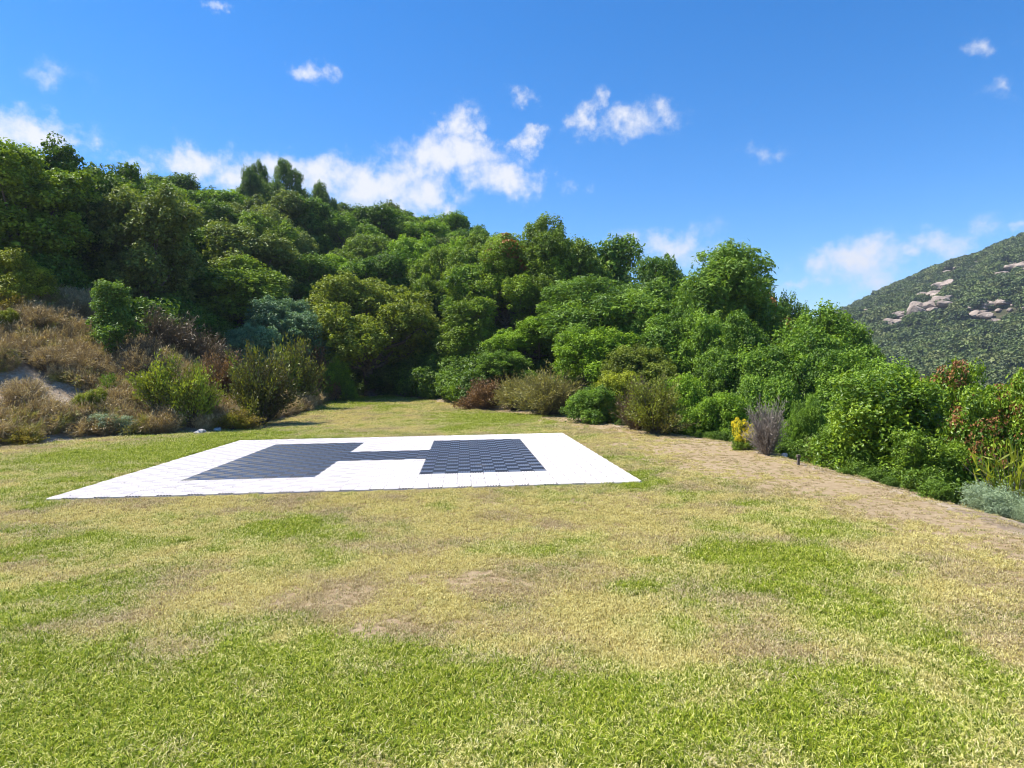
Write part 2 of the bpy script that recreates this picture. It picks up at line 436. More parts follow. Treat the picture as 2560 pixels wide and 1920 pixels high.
# ground materials
def ground_mats():
    out = {}
    # lawn soil and thatch under the blades
    m, nt, n, l = new_mat('lawn_ground')
    ag = N(nt, 'ShaderNodeAttribute'); ag.attribute_name = 'green'
    ab = N(nt, 'ShaderNodeAttribute'); ab.attribute_name = 'bare'
    g = N(nt, 'ShaderNodeNewGeometry')
    f1 = noise(nt, 55, 4, g.outputs['Position'], 0.7); f2 = noise(nt, 9, 4, g.outputs['Position'], 0.6)
    thatch = ramp(nt, f1, [(0.3, (0.09, 0.06, 0.03)), (0.55, (0.29, 0.22, 0.10)), (0.75, (0.50, 0.41, 0.18))])
    green = ramp(nt, f1, [(0.3, (0.06, 0.09, 0.015)), (0.6, (0.17, 0.23, 0.03)), (0.8, (0.28, 0.31, 0.06))])
    soil = ramp(nt, f2, [(0.3, (0.32, 0.22, 0.14)), (0.7, (0.56, 0.43, 0.30))])
    c = mixc(nt, ag.outputs['Fac'], thatch, green)
    soil2 = mixc(nt, 0.5, soil, thatch)
    fb = mth(nt, 'MULTIPLY', mth(nt, 'SUBTRACT', mth(nt, 'ADD', ab.outputs['Fac'], mth(nt, 'MULTIPLY', f2, 0.5)), 0.42), 2.2, clamp=True)
    c = mixc(nt, fb, c, soil2)
    bs = N(nt, 'ShaderNodeBsdfPrincipled'); l.new(c, bs.inputs['Base Color']); bs.inputs['Roughness'].default_value = 1.0
    bs.inputs['Specular IOR Level'].default_value = 0.1
    bp = N(nt, 'ShaderNodeBump'); bp.inputs['Strength'].default_value = 0.8; bp.inputs['Distance'].default_value = 0.02
    l.new(f1, bp.inputs['Height']); l.new(bp.outputs[0], bs.inputs['Normal'])
    o = N(nt, 'ShaderNodeOutputMaterial'); l.new(bs.outputs[0], o.inputs[0]); out['lawn'] = m
    # stony dry bank and forest floor
    m, nt, n, l = new_mat('dry_hillside_soil')
    g = N(nt, 'ShaderNodeNewGeometry')
    f1 = noise(nt, 7, 5, g.outputs['Position'], 0.7); f2 = noise(nt, 0.9, 4, g.outputs['Position'], 0.6)
    c = ramp(nt, f1, [(0.28, (0.26, 0.19, 0.12)), (0.5, (0.46, 0.36, 0.25)), (0.74, (0.62, 0.54, 0.44))])
    c = mixc(nt, mth(nt, 'MULTIPLY', mth(nt, 'SUBTRACT', f2, 0.42), 3.0, clamp=True), c, (0.20, 0.14, 0.085))
    bs = N(nt, 'ShaderNodeBsdfPrincipled'); l.new(c, bs.inputs['Base Color']); bs.inputs['Roughness'].default_value = 1.0
    bs.inputs['Specular IOR Level'].default_value = 0.1
    bp = N(nt, 'ShaderNodeBump'); bp.inputs['Strength'].default_value = 0.9; bp.inputs['Distance'].default_value = 0.12
    l.new(f1, bp.inputs['Height']); l.new(bp.outputs[0], bs.inputs['Normal'])
    o = N(nt, 'ShaderNodeOutputMaterial'); l.new(bs.outputs[0], o.inputs[0]); out['hill'] = m
    # mountain
    m, nt, n, l = new_mat('mountain_ground')
    g = N(nt, 'ShaderNodeNewGeometry')
    f1 = noise(nt, 0.12, 6, g.outputs['Position'], 0.7); f2 = noise(nt, 0.03, 4, g.outputs['Position'], 0.6)
    c = ramp(nt, f1, [(0.35, (0.030, 0.036, 0.018)), (0.52, (0.070, 0.068, 0.036)), (0.66, (0.17, 0.13, 0.085))])
    bs = N(nt, 'ShaderNodeBsdfPrincipled'); l.new(c, bs.inputs['Base Color']); bs.inputs['Roughness'].default_value = 1.0
    bs.inputs['Specular IOR Level'].default_value = 0.05
    o = N(nt, 'ShaderNodeOutputMaterial'); l.new(bs.outputs[0], o.inputs[0]); out['mountain'] = m
    return out
GM = ground_mats()

# ------------------------------------------------------------------ terrain sheet, split into lawn / hillside / mountain
azs = np.concatenate([np.arange(-180, -46, 3.0), np.arange(-46, 46.01, 0.3), np.arange(48, 180, 3.0)])
rs = np.concatenate([[0.02], np.geomspace(0.6, 60, 230), np.geomspace(61.5, 700, 150)[0:], np.geomspace(720, 4000, 30)])
A, Rr = np.meshgrid(np.radians(azs), rs)
lat = np.sin(A) * Rr; dep = np.cos(A) * Rr
GX = CAM[0] + lat * math.cos(YAW) + dep * math.sin(YAW)
GY = CAM[1] - lat * math.sin(YAW) + dep * math.cos(YAW)
GZ = ground_z(GX, GY)
nr, na = GX.shape
V = np.stack([GX, GY, GZ], -1).reshape(-1, 3)
ii, jj = np.meshgrid(np.arange(nr - 1), np.arange(na), indexing='ij')
j2 = (jj + 1) % na
F = np.stack([ii * na + jj, ii * na + j2, (ii + 1) * na + j2, (ii + 1) * na + jj], -1).reshape(-1, 4)[:, ::-1]
fc = V[F].mean(1)
_, fr = cam_polar(fc[:, 0], fc[:, 1])
fsd = lawn_sd(fc[:, 0], fc[:, 1])
zone = np.where(fr > 185, 2, np.where(fsd < 0.0, 0, 1))
for zi, (nm, mk, lab, cat) in enumerate([('lawn', 'lawn', 'dry mown lawn around the landing pad with green and straw patches', 'lawn'),
                                         ('hillside', 'hill', 'dry stony hillside soil under scrub and trees', 'hillside'),
                                         ('mountain', 'mountain', 'scrub covered mountain rising across the valley', 'mountain')]):
    f = F[zone == zi]
    u, inv = np.unique(f, return_inverse=True)
    vv = V[u]
    at = {}
    if zi == 0:
        a, b = lawn_fields(vv[:, 0], vv[:, 1]); at = {'green': ('POINT', a), 'bare': ('POINT', b)}
    me = mesh_from(nm, vv, inv.reshape(-1, 4), at, smooth=True)
    obj(nm, me, GM[mk], kind='structure', label=lab, category=cat)

# ------------------------------------------------------------------ plant meshes
def leaf_quads(P, Nn, L, Wd, tint, rg, droop=0.0):
    """diamond leaves: centre P, normal Nn, length L, width Wd"""
    n = len(P)
    t = norm(np.cross(Nn, rg.normal(size=(n, 3))))
    b = np.cross(Nn, t)
    L = np.broadcast_to(L, n)[:, None]; Wd = np.broadcast_to(Wd, n)[:, None]
    v0 = P - t * L * 0.5; v2 = P + t * L * 0.5
    v1 = P - b * Wd * 0.5 + Nn * Wd * 0.18 + t * L * 0.05; v3 = P + b * Wd * 0.5 + Nn * Wd * 0.18 + t * L * 0.05
    V = np.stack([v0, v1, v2, v3], 1).reshape(-1, 3)
    F = np.arange(4 * n).reshape(n, 4)
    return V, F, np.repeat(tint, 4)
def tube(pts, rad, k=6):
    pts = np.asarray(pts, float); n = len(pts)
    tang = norm(np.gradient(pts, axis=0))
    ref = np.where(np.abs(tang[:, 2:3]) > 0.9, np.array([[1.0, 0, 0]]), np.array([[0, 0, 1.0]]))
    a = norm(np.cross(tang, ref)); b = np.cross(tang, a)
    th = np.arange(k) / k * 2 * math.pi
    V = pts[:, None] + (a[:, None] * np.cos(th)[None, :, None] + b[:, None] * np.sin(th)[None, :, None]) * np.asarray(rad)[:, None, None]
    V = V.reshape(-1, 3)
    i, j = np.meshgrid(np.arange(n - 1), np.arange(k), indexing='ij')
    F = np.stack([i * k + j, i * k + (j + 1) % k, (i + 1) * k + (j + 1) % k, (i + 1) * k + j], -1).reshape(-1, 4)
    return V, F
def join(parts):
    Vs, Fs, o = [], [], 0
    for V, F in parts:
        Vs.append(V); Fs.append(F + o); o += len(V)
    return np.concatenate(Vs), np.concatenate(Fs)
def limb(p0, p1, r0, r1, rg, n=6, bend=0.12):
    t = np.linspace(0, 1, n)[:, None]
    p = p0 * (1 - t) + p1 * t
    Ln = np.linalg.norm(p1 - p0)
    off = rg.normal(size=(n, 3)) * bend * Ln * np.sin(t * math.pi) * 0.5
    p = p + off
    return tube(p, r0 * (1 - t[:, 0]) + r1 * t[:, 0])
def crown_clumps(rg, H, R, base, nl, lobe, rc, shape='round', lean=(0, 0)):
    """lobe centres/radii and clump centres for a crown of height H, radius R, starting at base*H"""
    lobes = []
    for i in range(nl):
        if shape == 'round':
            h = rg.uniform(base + 0.12, 0.80); w = math.sqrt(max(0.05, 1 - ((h - 0.45) / 0.62) ** 2))
        elif shape == 'cone':
            h = base + 0.1 + (0.85 - base) * (i / max(nl - 1, 1)); w = max(0.08, (1.02 - h) * 1.1)
        elif shape == 'column':
            h = base + 0.08 + (0.80 - base) * (i / max(nl - 1, 1)); w = 0.62
        else:                                        # dome to the ground
            h = rg.uniform(0.12, 0.66); w = math.sqrt(max(0.05, 1 - (h / 0.95) ** 2))
        a = i * 2.399 + rg.uniform(-0.5, 0.5); q = rg.uniform(0.45, 1.0) if i else 0.05
        lr = lobe * rg.uniform(0.75, 1.2)
        rad = max(0, (R - lr * 0.9)) * w * q
        c = np.array([math.cos(a) * rad + lean[0] * h * H, math.sin(a) * rad + lean[1] * h * H, h * H])
        lobes.append((c, lr))
    cl = []
    for (c, lr) in lobes:
        n = int(max(6, 11 * (lr / rc) ** 2 * 0.36))
        d = norm(rg.normal(size=(n, 3))); d[:, 2] = np.where(d[:, 2] < -0.35, -d[:, 2], d[:, 2])
        p = c + d * np.array([1, 1, 1.12]) * lr * rg.uniform(0.62, 1.24, (n, 1))
        cl.append(np.concatenate([p, np.clip(rc * np.exp(rg.normal(0, 0.34, (n, 1))), rc * 0.45, rc * 1.7)], 1))
        m = n // 3                                   # stray sprigs that break the outline
        d = norm(rg.normal(size=(m, 3)) + np.array([0, 0, 0.5]))
        cl.append(np.concatenate([c + d * lr * rg.uniform(1.08, 1.42, (m, 1)), rc * rg.uniform(0.28, 0.5, (m, 1))], 1))
    cl = np.concatenate(cl)
    keep = np.ones(len(cl), bool)
    for (c, lr) in lobes:                             # drop clumps buried in other lobes
        dd = np.linalg.norm((cl[:, :3] - c) / np.array([1, 1, 0.82]), axis=1)
        keep &= dd > lr * 0.55
    cl = cl[keep & (cl[:, 2] > 0.12)]
    zt = (cl[:, 2] + cl[:, 3]).max()
    return lobes, cl, zt
def make_tree(name, seed, H=8.0, R=3.0, base=0.25, nl=9, lobe=1.5, rc=0.55, per=240, L=0.15, Wd=0.085, shape='round', trunk=0.16,
              lean=(0, 0), flat=1.05, up=0.45, inner=0.10, patch=None):
    rg = np.random.default_rng(seed)
    lobes, cl, zt = crown_clumps(rg, H, R, base, nl, lobe, rc, shape, lean)
    cl[:, 2] *= H / zt; lobes = [(c * np.array([1, 1, H / zt]), r) for c, r in lobes]
    P, Nn, T, Sc = [], [], [], []
    for c in cl:
        n = int(per * min(1.7, (c[3] / rc) ** 1.8)) + 6
        d = norm(rg.normal(size=(n, 3)) + np.array([0, 0, 0.3]))
        rad = c[3] * (0.45 + 0.6 * rg.random((n, 1)) ** 0.6)
        lump = 1 + 0.25 * np.sin(d[:, :1] * 5 + c[0] * 7) * np.sin(d[:, 1:2] * 5 + c[1] * 5)
        p = c[:3] + d * rad * lump * np.array([1, 1, flat])
        P.append(p); Nn.append(norm(d * 0.7 + np.array([0, 0, up]) + rg.normal(size=(n, 3)) * 0.52))
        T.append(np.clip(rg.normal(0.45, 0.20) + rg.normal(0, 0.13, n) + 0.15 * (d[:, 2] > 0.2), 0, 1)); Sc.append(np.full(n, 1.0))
    ni = int(sum(len(p) for p in P) * inner)          # sparse inner leaves
    if ni:
        k = rg.integers(0, len(lobes), ni)
        lc = np.array([l[0] for l in lobes])[k]; lr = np.array([l[1] for l in lobes])[k]
        d = norm(rg.normal(size=(ni, 3)))
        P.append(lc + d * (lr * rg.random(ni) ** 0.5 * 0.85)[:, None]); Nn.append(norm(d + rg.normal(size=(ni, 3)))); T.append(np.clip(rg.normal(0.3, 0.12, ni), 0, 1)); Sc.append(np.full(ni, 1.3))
    P = np.concatenate(P); Nn = np.concatenate(Nn); T = np.concatenate(T); Sc = np.concatenate(Sc)
    P[:, 2] = np.maximum(P[:, 2], 0.04)
    Vq, Fq, Tq = leaf_quads(P, Nn, L * Sc * rg.uniform(0.7, 1.3, len(P)), Wd * Sc * rg.uniform(0.7, 1.3, len(P)), T, rg)
    crown = mesh_from(name + '_crown', Vq, Fq, {'tint': ('POINT', Tq)})
    parts = []
    top = np.array([lean[0] * H * 0.4, lean[1] * H * 0.4, H * max(0.34, base + 0.12)])
    parts.append(limb(np.array([0, 0, -0.3]), top, trunk * 1.25, trunk * 0.7, rg, 7, 0.10))
    for (c, lr) in lobes:
        st = top * rg.uniform(0.55, 1.0)
        parts.append(limb(st, c, trunk * 0.5, trunk * 0.2, rg, 6, 0.16))
    sel = rg.permutation(len(cl))[:60]
    lc = np.array([l[0] for l in lobes])
    for s in sel:
        k = np.argmin(np.linalg.norm(lc - cl[s, :3], axis=1))
        parts.append(limb(lc[k], cl[s, :3], trunk * 0.17, trunk * 0.05, rg, 4, 0.2))
    TV, TF = join(parts)
    tr = mesh_from(name + '_trunk', TV, TF, smooth=True)
    return dict(crown=crown, trunk=tr, H=float(np.percentile(P[:, 2], 99.8)), R=float(np.percentile(np.hypot(P[:, 0], P[:, 1]), 98)), cl=cl, lobes=lobes)
def make_upright(name, seed, H=1.6, R=0.9, ns=220, per=55, L=0.06, Wd=0.016, spread=0.8, bare=0.25, jit=0.05, curve=0.3, stemr=0.006):
    """broom/heather like shrub: many stems from the base, each set with short needles"""
    rg = np.random.default_rng(seed)
    P, Nn, T, ST = [], [], [], []
    nbr = max(5, int(ns / 13))
    br = []
    for k in range(nbr):
        a = k * 2.399 + rg.uniform(-0.6, 0.6); q = math.sqrt((k + 0.5) / nbr) * spread * rg.uniform(0.75, 1.12)
        hh = H * (1 - 0.50 * q * q) * rg.uniform(0.50, 0.98)
        br.append((np.array([math.cos(a) * q * R * 0.82, math.sin(a) * q * R * 0.82, hh]), rg.uniform(0.16, 0.34), rg.normal(0, 0.13)))
    for s in range(ns):
        tc_, fan, dt = br[s % nbr]
        tip = tc_ + rg.normal(size=3) * np.array([R, R, H * 0.55]) * fan * 0.62
        tip[2] = max(tip[2], 0.12 * H)
        b0 = np.array([tc_[0] * 0.12, tc_[1] * 0.12, 0.0])
        t = np.linspace(0, 1, 6)[:, None]
        path = b0 * (1 - t) + tip * t; path[:, :2] *= (1 - curve * np.sin(t * math.pi) * 0.5)
        path += rg.normal(size=(6, 3)) * 0.02 * H * t
        ST.append(tube(path, np.linspace(stemr, stemr * 0.35, 6) * (1 + H * 0.3), 3))
        tt = bare + (1 - bare) * rg.random(per) ** 0.8
        i = np.minimum((tt * 5).astype(int), 4); f = (tt * 5 - i)[:, None]
        p = path[i] * (1 - f) + path[i + 1] * f + rg.normal(size=(per, 3)) * jit
        dr = norm(tip - b0) * 0.9 + rg.normal(size=(per, 3)) * 0.6
        P.append(p); Nn.append(norm(dr)); T.append(np.clip(dt + rg.normal(0.42, 0.12) + 0.28 * (tt - 0.6) + rg.normal(0, 0.1, per), 0, 1))
    P = np.concatenate(P); dr = np.concatenate(Nn); T = np.concatenate(T)
    P[:, 2] = np.maximum(P[:, 2], 0.02)
    n = len(P); side = norm(np.cross(dr, rg.normal(size=(n, 3))))
    Ls = L * rg.uniform(0.6, 1.4, n)[:, None]; Ws = Wd * rg.uniform(0.7, 1.3, n)[:, None]
    V = np.stack([P - side * Ws * 0.5, P + dr * Ls * 0.4 - side * Ws, P + dr * Ls, P + dr * Ls * 0.4 + side * Ws], 1).reshape(-1, 3)
    fol = mesh_from(name + '_foliage', V, np.arange(4 * n).reshape(n, 4), {'tint': ('POINT', np.repeat(T, 4))})
    SV, SF = join(ST)
    st = mesh_from(name + '_stems', SV, SF, {'tint': ('POINT', np.full(len(SV), 0.4))}, smooth=True)
    return dict(crown=fol, trunk=st, H=float(np.percentile(P[:, 2], 99)), R=float(np.percentile(np.hypot(P[:, 0], P[:, 1]), 97)))

PROTO = {}
# wood of the hillside
for k in range(6):
    PROTO['hill%d' % k] = make_tree('hill_oak_%d' % k, 100 + k, H=8.0, R=3.0 + 0.25 * (k % 3), base=0.08, nl=15 + k % 4, lobe=1.0, rc=0.34, per=72, L=0.175, Wd=0.108, trunk=0.15)
PROTO['tall0'] = make_tree('slender_oak', 120, H=8.5, R=2.1, base=0.25, nl=9, lobe=0.8, rc=0.40, per=95, L=0.18, Wd=0.11, shape='column', trunk=0.13)
# front trees
PROTO['near0'] = make_tree('front_oak_0', 201, H=8.0, R=3.4, base=0.14, nl=19, lobe=1.0, rc=0.29, per=100, L=0.125, Wd=0.076)
PROTO['near1'] = make_tree('front_oak_1', 202, H=8.0, R=3.0, base=0.08, nl=18, lobe=0.92, rc=0.29, per=100, L=0.125, Wd=0.076)
PROTO['near2'] = make_tree('front_oak_2', 203, H=6.5, R=3.0, base=0.04, nl=18, lobe=0.95, rc=0.29, per=100, L=0.125, Wd=0.076, shape='dome')
PROTO['near3'] = make_tree('front_oak_3', 213, H=6.0, R=2.8, base=0.04, nl=17, lobe=0.90, rc=0.29, per=100, L=0.125, Wd=0.076, shape='dome')
PROTO['wind'] = make_tree('feathery_tree', 204, H=9.0, R=3.1, base=0.10, nl=18, lobe=0.95, rc=0.33, per=110, L=0.20, Wd=0.06, flat=1.1, up=0.2)
PROTO['col'] = make_tree('leafy_column', 205, H=6.0, R=1.5, base=0.02, nl=10, lobe=0.72, rc=0.32, per=130, L=0.13, Wd=0.08, shape='column')
PROTO['gnarl'] = make_tree('gnarled_oak', 206, H=7.0, R=3.3, base=0.12, nl=24, lobe=0.85, rc=0.28, per=78, L=0.13, Wd=0.08, trunk=0.26, inner=0.05)
# shrubs
PROTO['dome0'] = make_tree('dome_shrub_0', 301, H=2.4, R=1.6, base=0.0, nl=16, lobe=0.50, rc=0.20, per=90, L=0.085, Wd=0.05, shape='dome', trunk=0.05)
PROTO['dome1'] = make_tree('dome_shrub_1', 302, H=2.4, R=1.5, base=0.0, nl=16, lobe=0.46, rc=0.18, per=90, L=0.075, Wd=0.045, shape='dome', trunk=0.05)
PROTO['laurel0'] = make_tree('laurel_shrub_0', 303, H=2.6, R=1.5, base=0.0, nl=22, lobe=0.44, rc=0.18, per=80, L=0.085, Wd=0.042, shape='dome', trunk=0.05, up=0.35)
PROTO['laurel1'] = make_tree('laurel_shrub_1', 304, H=2.6, R=1.4, base=0.0, nl=22, lobe=0.44, rc=0.18, per=80, L=0.085, Wd=0.042, shape='dome', trunk=0.05, up=0.35)
PROTO['sapling'] = make_tree('oak_sapling', 305, H=2.9, R=1.15, base=0.12, nl=11, lobe=0.30, rc=0.15, per=60, L=0.08, Wd=0.045, shape='cone', trunk=0.045, inner=0.05)
PROTO['up0'] = make_upright('heath_bush_0', 401, H=1.7, R=1.3, ns=240, per=60, L=0.085, Wd=0.018, spread=1.0)
PROTO['up1'] = make_upright('heath_bush_1', 402, H=1.5, R=1.0, ns=140, per=60, L=0.08, Wd=0.018, spread=0.95, bare=0.35)
PROTO['wisp'] = make_upright('wispy_broom', 403, H=1.3, R=1.1, ns=330, per=40, L=0.11, Wd=0.008, spread=1.0, jit=0.03)
PROTO['twig'] = make_upright('dry_twig_bush', 404, H=1.3, R=0.75, ns=260, per=26, L=0.10, Wd=0.007, spread=1.0, jit=0.04, bare=0.1)
PROTO['spike'] = make_upright('sword_leaf_plant', 405, H=0.9, R=0.6, ns=40, per=8, L=0.22, Wd=0.014, spread=1.0, jit=0.03)
PROTO['silver'] = make_tree('silver_shrub', 406, H=0.62, R=0.55, base=0.0, nl=14, lobe=0.17, rc=0.085, per=60, L=0.035, Wd=0.011, shape='dome', trunk=0.02, up=0.2)

def plant(name, proto, loc, mat, label, cat, H=None, Wx=None, rz=None, group=None, stem=None, sub=('trunk', 'crown')):
    pr = PROTO[proto]
    sz = (H / pr['H']) if H else 1.0
    sx = (Wx / (2 * pr['R'])) if Wx else sz
    t = thing(name, loc, label, cat, group, random.uniform(0, 6.28) if rz is None else rz, (sx, sx, sz))
    obj(sub[0], pr['trunk'], stem or MAT['bark'], t)
    obj(sub[1], pr['crown'], MAT[mat], t)
    return t
def at_px(px, depth, sink=0.05):
    x, y = world_at(px, depth)
    return np.array([x, y, gz(x, y) - sink])
def top_z(px, py, loc):
    d = px_dir(px, py); k = math.hypot(loc[0] - CAM[0], loc[1] - CAM[1]) / math.hypot(d[0], d[1])
    return CAM[2] + d[2] * k
def place(name, proto, px, py_top, wpx, depth, mat, label, cat='tree', group=None, rz=None, sub=('trunk', 'crown'), stem=None, sink=0.08):
    """tree or shrub standing on the terrain at a depth; its height follows from where its top shows"""
    loc = at_px(px, depth, sink)
    H = max(0.2, top_z(px, py_top, loc) - loc[2])
    return plant(name, proto, loc, mat, label, cat, H, wpx / FPX * depth, rz, group, stem, sub)
SH = ('stems', 'foliage')
def stand(name, proto, px, py_base, py_top, wpx, mat, label, cat='shrub', group=None, rz=None, sub=SH, stem=None):
    """plant whose foot shows in the photo: it stands where that sight line meets the ground"""
    p = terrain_hit(px, py_base, 6, 120)
    dpt = proj(p[None])[2][0]
    loc = np.array([p[0], p[1], gz(p[0], p[1]) - 0.04])
    H = max(0.15, top_z(px, py_top, loc) - loc[2])
    return plant(name, proto, loc, mat, label, cat, H, wpx / FPX * dpt, rz, group, stem, sub)

# ------------------------------------------------------------------ landing pad
def pad_material(name, base, rough, spec):
    m, nt, n, l = new_mat(name)
    g = N(nt, 'ShaderNodeNewGeometry')
    f = noise(nt, 3.0, 4, g.outputs['Position'], 0.6); f2 = noise(nt, 40, 3, g.outputs['Position'])
    c = mixc(nt, mth(nt, 'MULTIPLY', f, 0.5), tuple(base), tuple(b * 0.80 + 0.012 for b in base))
    gi_ = N(nt, 'ShaderNodeObjectInfo')
    c = mixc(nt, mth(nt, 'MULTIPLY', gi_.outputs['Random'], 0.35), c, tuple(b * 0.72 + 0.02 for b in base))
    st_ = mth(nt, 'MULTIPLY', mth(nt, 'SUBTRACT', noise(nt, 1.7, 6, g.outputs['Position'], 0.72), 0.56), 4.0, clamp=True)
    c = mixc(nt, mth(nt, 'MULTIPLY', st_, 0.45), c, (0.30, 0.26, 0.20))
    bs = N(nt, 'ShaderNodeBsdfPrincipled'); l.new(c, bs.inputs['Base Color'])
    l.new(mth(nt, 'ADD', mth(nt, 'MULTIPLY', f2, 0.12), rough), bs.inputs['Roughness'])
    bs.inputs['Specular IOR Level'].default_value = spec
    o = N(nt, 'ShaderNodeOutputMaterial'); l.new(bs.outputs[0], o.inputs[0])
    return m
MAT['tile_white'] = pad_material('white_plastic', (0.70, 0.64, 0.61), 0.6, 0.15)
MAT['tile_dark'] = pad_material('blue_black_plastic', (0.026, 0.032, 0.048), 0.32, 0.45)
MAT['tile_mid'] = pad_material('blue_black_sky_sheen', (0.115, 0.145, 0.215), 0.32, 0.45)  # same dark plastic, sky reflection off the lengthwise ribs put into its base colour
def tile_mesh(name, along):
    """ribbed snap-together deck tile: five raised slats; along=True runs them front to back"""
    s = TILE * 0.990 / 2; nrib = 5
    w = 2 * s / nrib
    pr = []
    for i in range(nrib):
        x0 = -s + i * w
        pr += [(x0 + w * 0.03, -0.013), (x0 + w * 0.30, 0.0), (x0 + w * 0.70, 0.0), (x0 + w * 0.97, -0.013)]
    pr = [(-s, -0.030)] + pr + [(s, -0.030)]
    n = len(pr)
    V = [(p, -s, z) for p, z in pr] + [(p, s, z) for p, z in pr]
    if not along: V = [(-y, x, z) for x, y, z in V]
    F = [(i, i + 1, n + i + 1, n + i) for i in range(n - 1)]
    k = len(V)
    e = [(-s, -s), (s, -s), (s, s), (-s, s)]
    V += [(x, y, -0.012) for x, y in e] + [(x, y, -0.034) for x, y in e]
    F += [(k + 4 + i, k + 4 + (i + 1) % 4, k + (i + 1) % 4, k + i) for i in range(4)]
    F += [(k + 7, k + 6, k + 5, k + 4)]
    return np.array(V, float), np.array(F)
TM = {}
for cname in ('white', 'dark'):
    for al in (0, 1):
        V_, F_ = tile_mesh('', bool(al))
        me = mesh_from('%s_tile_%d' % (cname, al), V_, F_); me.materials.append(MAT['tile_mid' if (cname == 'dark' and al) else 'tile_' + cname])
        TM[cname, al] = (me, V_, F_)
pad = thing('landing_pad', (0, 0, 0), 'white tiled helicopter landing pad with a dark letter H set in the lawn', 'helipad')
def is_h(c, r):
    if not (0 <= r < 25): return False
    if 0 <= c < 10 or -18 <= c < -8: return True
    return -8 <= c < 0 and 9 <= r < 16
cells = {'white': [], 'dark': []}
for r in range(-6, 31):
    for c in range(-24, 16):
        cells['dark' if is_h(c, r) else 'white'].append((c, r))
for cname in ('white', 'dark'):
    lst = cells[cname]
    lst.sort(key=lambda q: math.hypot((q[0] + 4.5) * TILE - CAM[0], (q[1] - 12) * TILE - CAM[1]))
    rest = []
    for i, (c, r) in enumerate(lst):
        al = (c + r) % 2
        loc = ((c + 4.5) * TILE, (r - 12) * TILE, rng.normal(0, 0.0012))
        if i < 300:
            o = obj(cname + '_tile', TM[cname, al][0], None, pad)
            o.location = loc
            o.rotation_euler = (rng.normal(0, 0.003), rng.normal(0, 0.003), rng.normal(0, 0.003))
        else:
            rest.append((TM[cname, al][1] + np.array(loc), TM[cname, al][2], al))
    V_, F_ = join([q[:2] for q in rest])
    me = mesh_from(cname + '_tiles', V_, F_)
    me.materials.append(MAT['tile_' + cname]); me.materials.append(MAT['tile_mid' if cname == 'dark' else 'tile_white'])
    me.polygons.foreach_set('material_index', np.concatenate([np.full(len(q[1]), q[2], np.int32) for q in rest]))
    o = obj(cname + '_tiles', me, None, pad); o['kind'] = 'stuff'

# ------------------------------------------------------------------ hillside wood
HILL_KINDS = [('oak', 'rounded mid green oak in the wood covering the hillside', 'mid green oaks of the hillside wood'),
              ('holm', 'dark green holm oak in the wood covering the hillside', 'dark holm oaks of the hillside wood'),
              ('grey', 'dull grey green oak in the wood covering the hillside', 'grey green oaks of the hillside wood'),
              ('olive', 'olive tinted oak in the wood covering the hillside', 'olive tinted oaks of the hillside wood'),
              ('bright', 'fresh green leafy oak in the wood covering the hillside', 'fresh green oaks of the hillside wood')]
hr = np.random.default_rng(12)
spots = []
tries = 0
while tries < 9000 and len(spots) < 210:
    tries += 1
    px = hr.uniform(-260, 1420); depth = math.sqrt(hr.uniform(27 ** 2, 112 ** 2))
    x, y = world_at(px, depth)
    sd = float(lawn_sd(np.array(x), np.array(y)))
    need = 15 if px < 0 else 12 if px < 350 else (9 if px < 600 else 6.0)
    if sd < need or (px > 1250 and depth < 55) or (px < 60 and depth < 42): continue
    gap = 3.0 + depth * 0.021
    if any((x - a) ** 2 + (y - b) ** 2 < gap * gap for a, b, *_ in spots): continue
    spots.append((x, y, px, depth))
for (x, y, px, depth) in spots:
    z = gz(x, y)
    w = hr.random()
    kx = px / 1280
    wts = np.array([0.35, 0.25, 0.12 + 0.15 * (0.25 < kx < 0.75), 0.13, 0.18]); wts /= wts.sum()
    kind = int(hr.choice(5, p=wts))
    H = hr.uniform(5.8, 8.6) * (0.85 if px < 150 else 1.0); Wd = hr.uniform(5.0, 7.6) * (1 + 0.002 * depth)
    pn = 'hill%d' % hr.integers(0, 6)
    zone_ = 'crowning the top of the wooded hill' if depth > 76 else ('in the middle of the wooded hillside' if depth > 48 else 'along the lower edge of the hillside wood')
    lab = HILL_KINDS[kind][1].replace('in the wood covering the hillside', zone_)
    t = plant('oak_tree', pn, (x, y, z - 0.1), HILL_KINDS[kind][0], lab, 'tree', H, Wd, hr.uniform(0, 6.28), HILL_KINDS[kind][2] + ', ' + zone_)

# ------------------------------------------------------------------ single trees and shrubs in front
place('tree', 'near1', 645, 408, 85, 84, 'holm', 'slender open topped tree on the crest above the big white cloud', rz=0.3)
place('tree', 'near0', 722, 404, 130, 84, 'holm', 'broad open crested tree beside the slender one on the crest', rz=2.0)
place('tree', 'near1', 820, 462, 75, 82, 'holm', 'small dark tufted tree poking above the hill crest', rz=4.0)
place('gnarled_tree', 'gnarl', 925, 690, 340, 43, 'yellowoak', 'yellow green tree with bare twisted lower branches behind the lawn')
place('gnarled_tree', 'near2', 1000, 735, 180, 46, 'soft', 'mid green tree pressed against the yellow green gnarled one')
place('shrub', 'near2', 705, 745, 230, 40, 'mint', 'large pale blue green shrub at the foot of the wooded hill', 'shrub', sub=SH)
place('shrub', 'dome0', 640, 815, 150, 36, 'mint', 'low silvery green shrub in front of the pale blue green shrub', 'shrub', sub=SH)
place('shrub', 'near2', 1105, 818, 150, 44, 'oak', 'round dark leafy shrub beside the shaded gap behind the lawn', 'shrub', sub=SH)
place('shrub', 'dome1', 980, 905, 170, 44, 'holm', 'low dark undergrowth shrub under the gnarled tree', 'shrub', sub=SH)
place('tree', 'near0', 1265, 590, 320, 47, 'olive', 'tall olive green tree with rusty dead sprays in its crown')
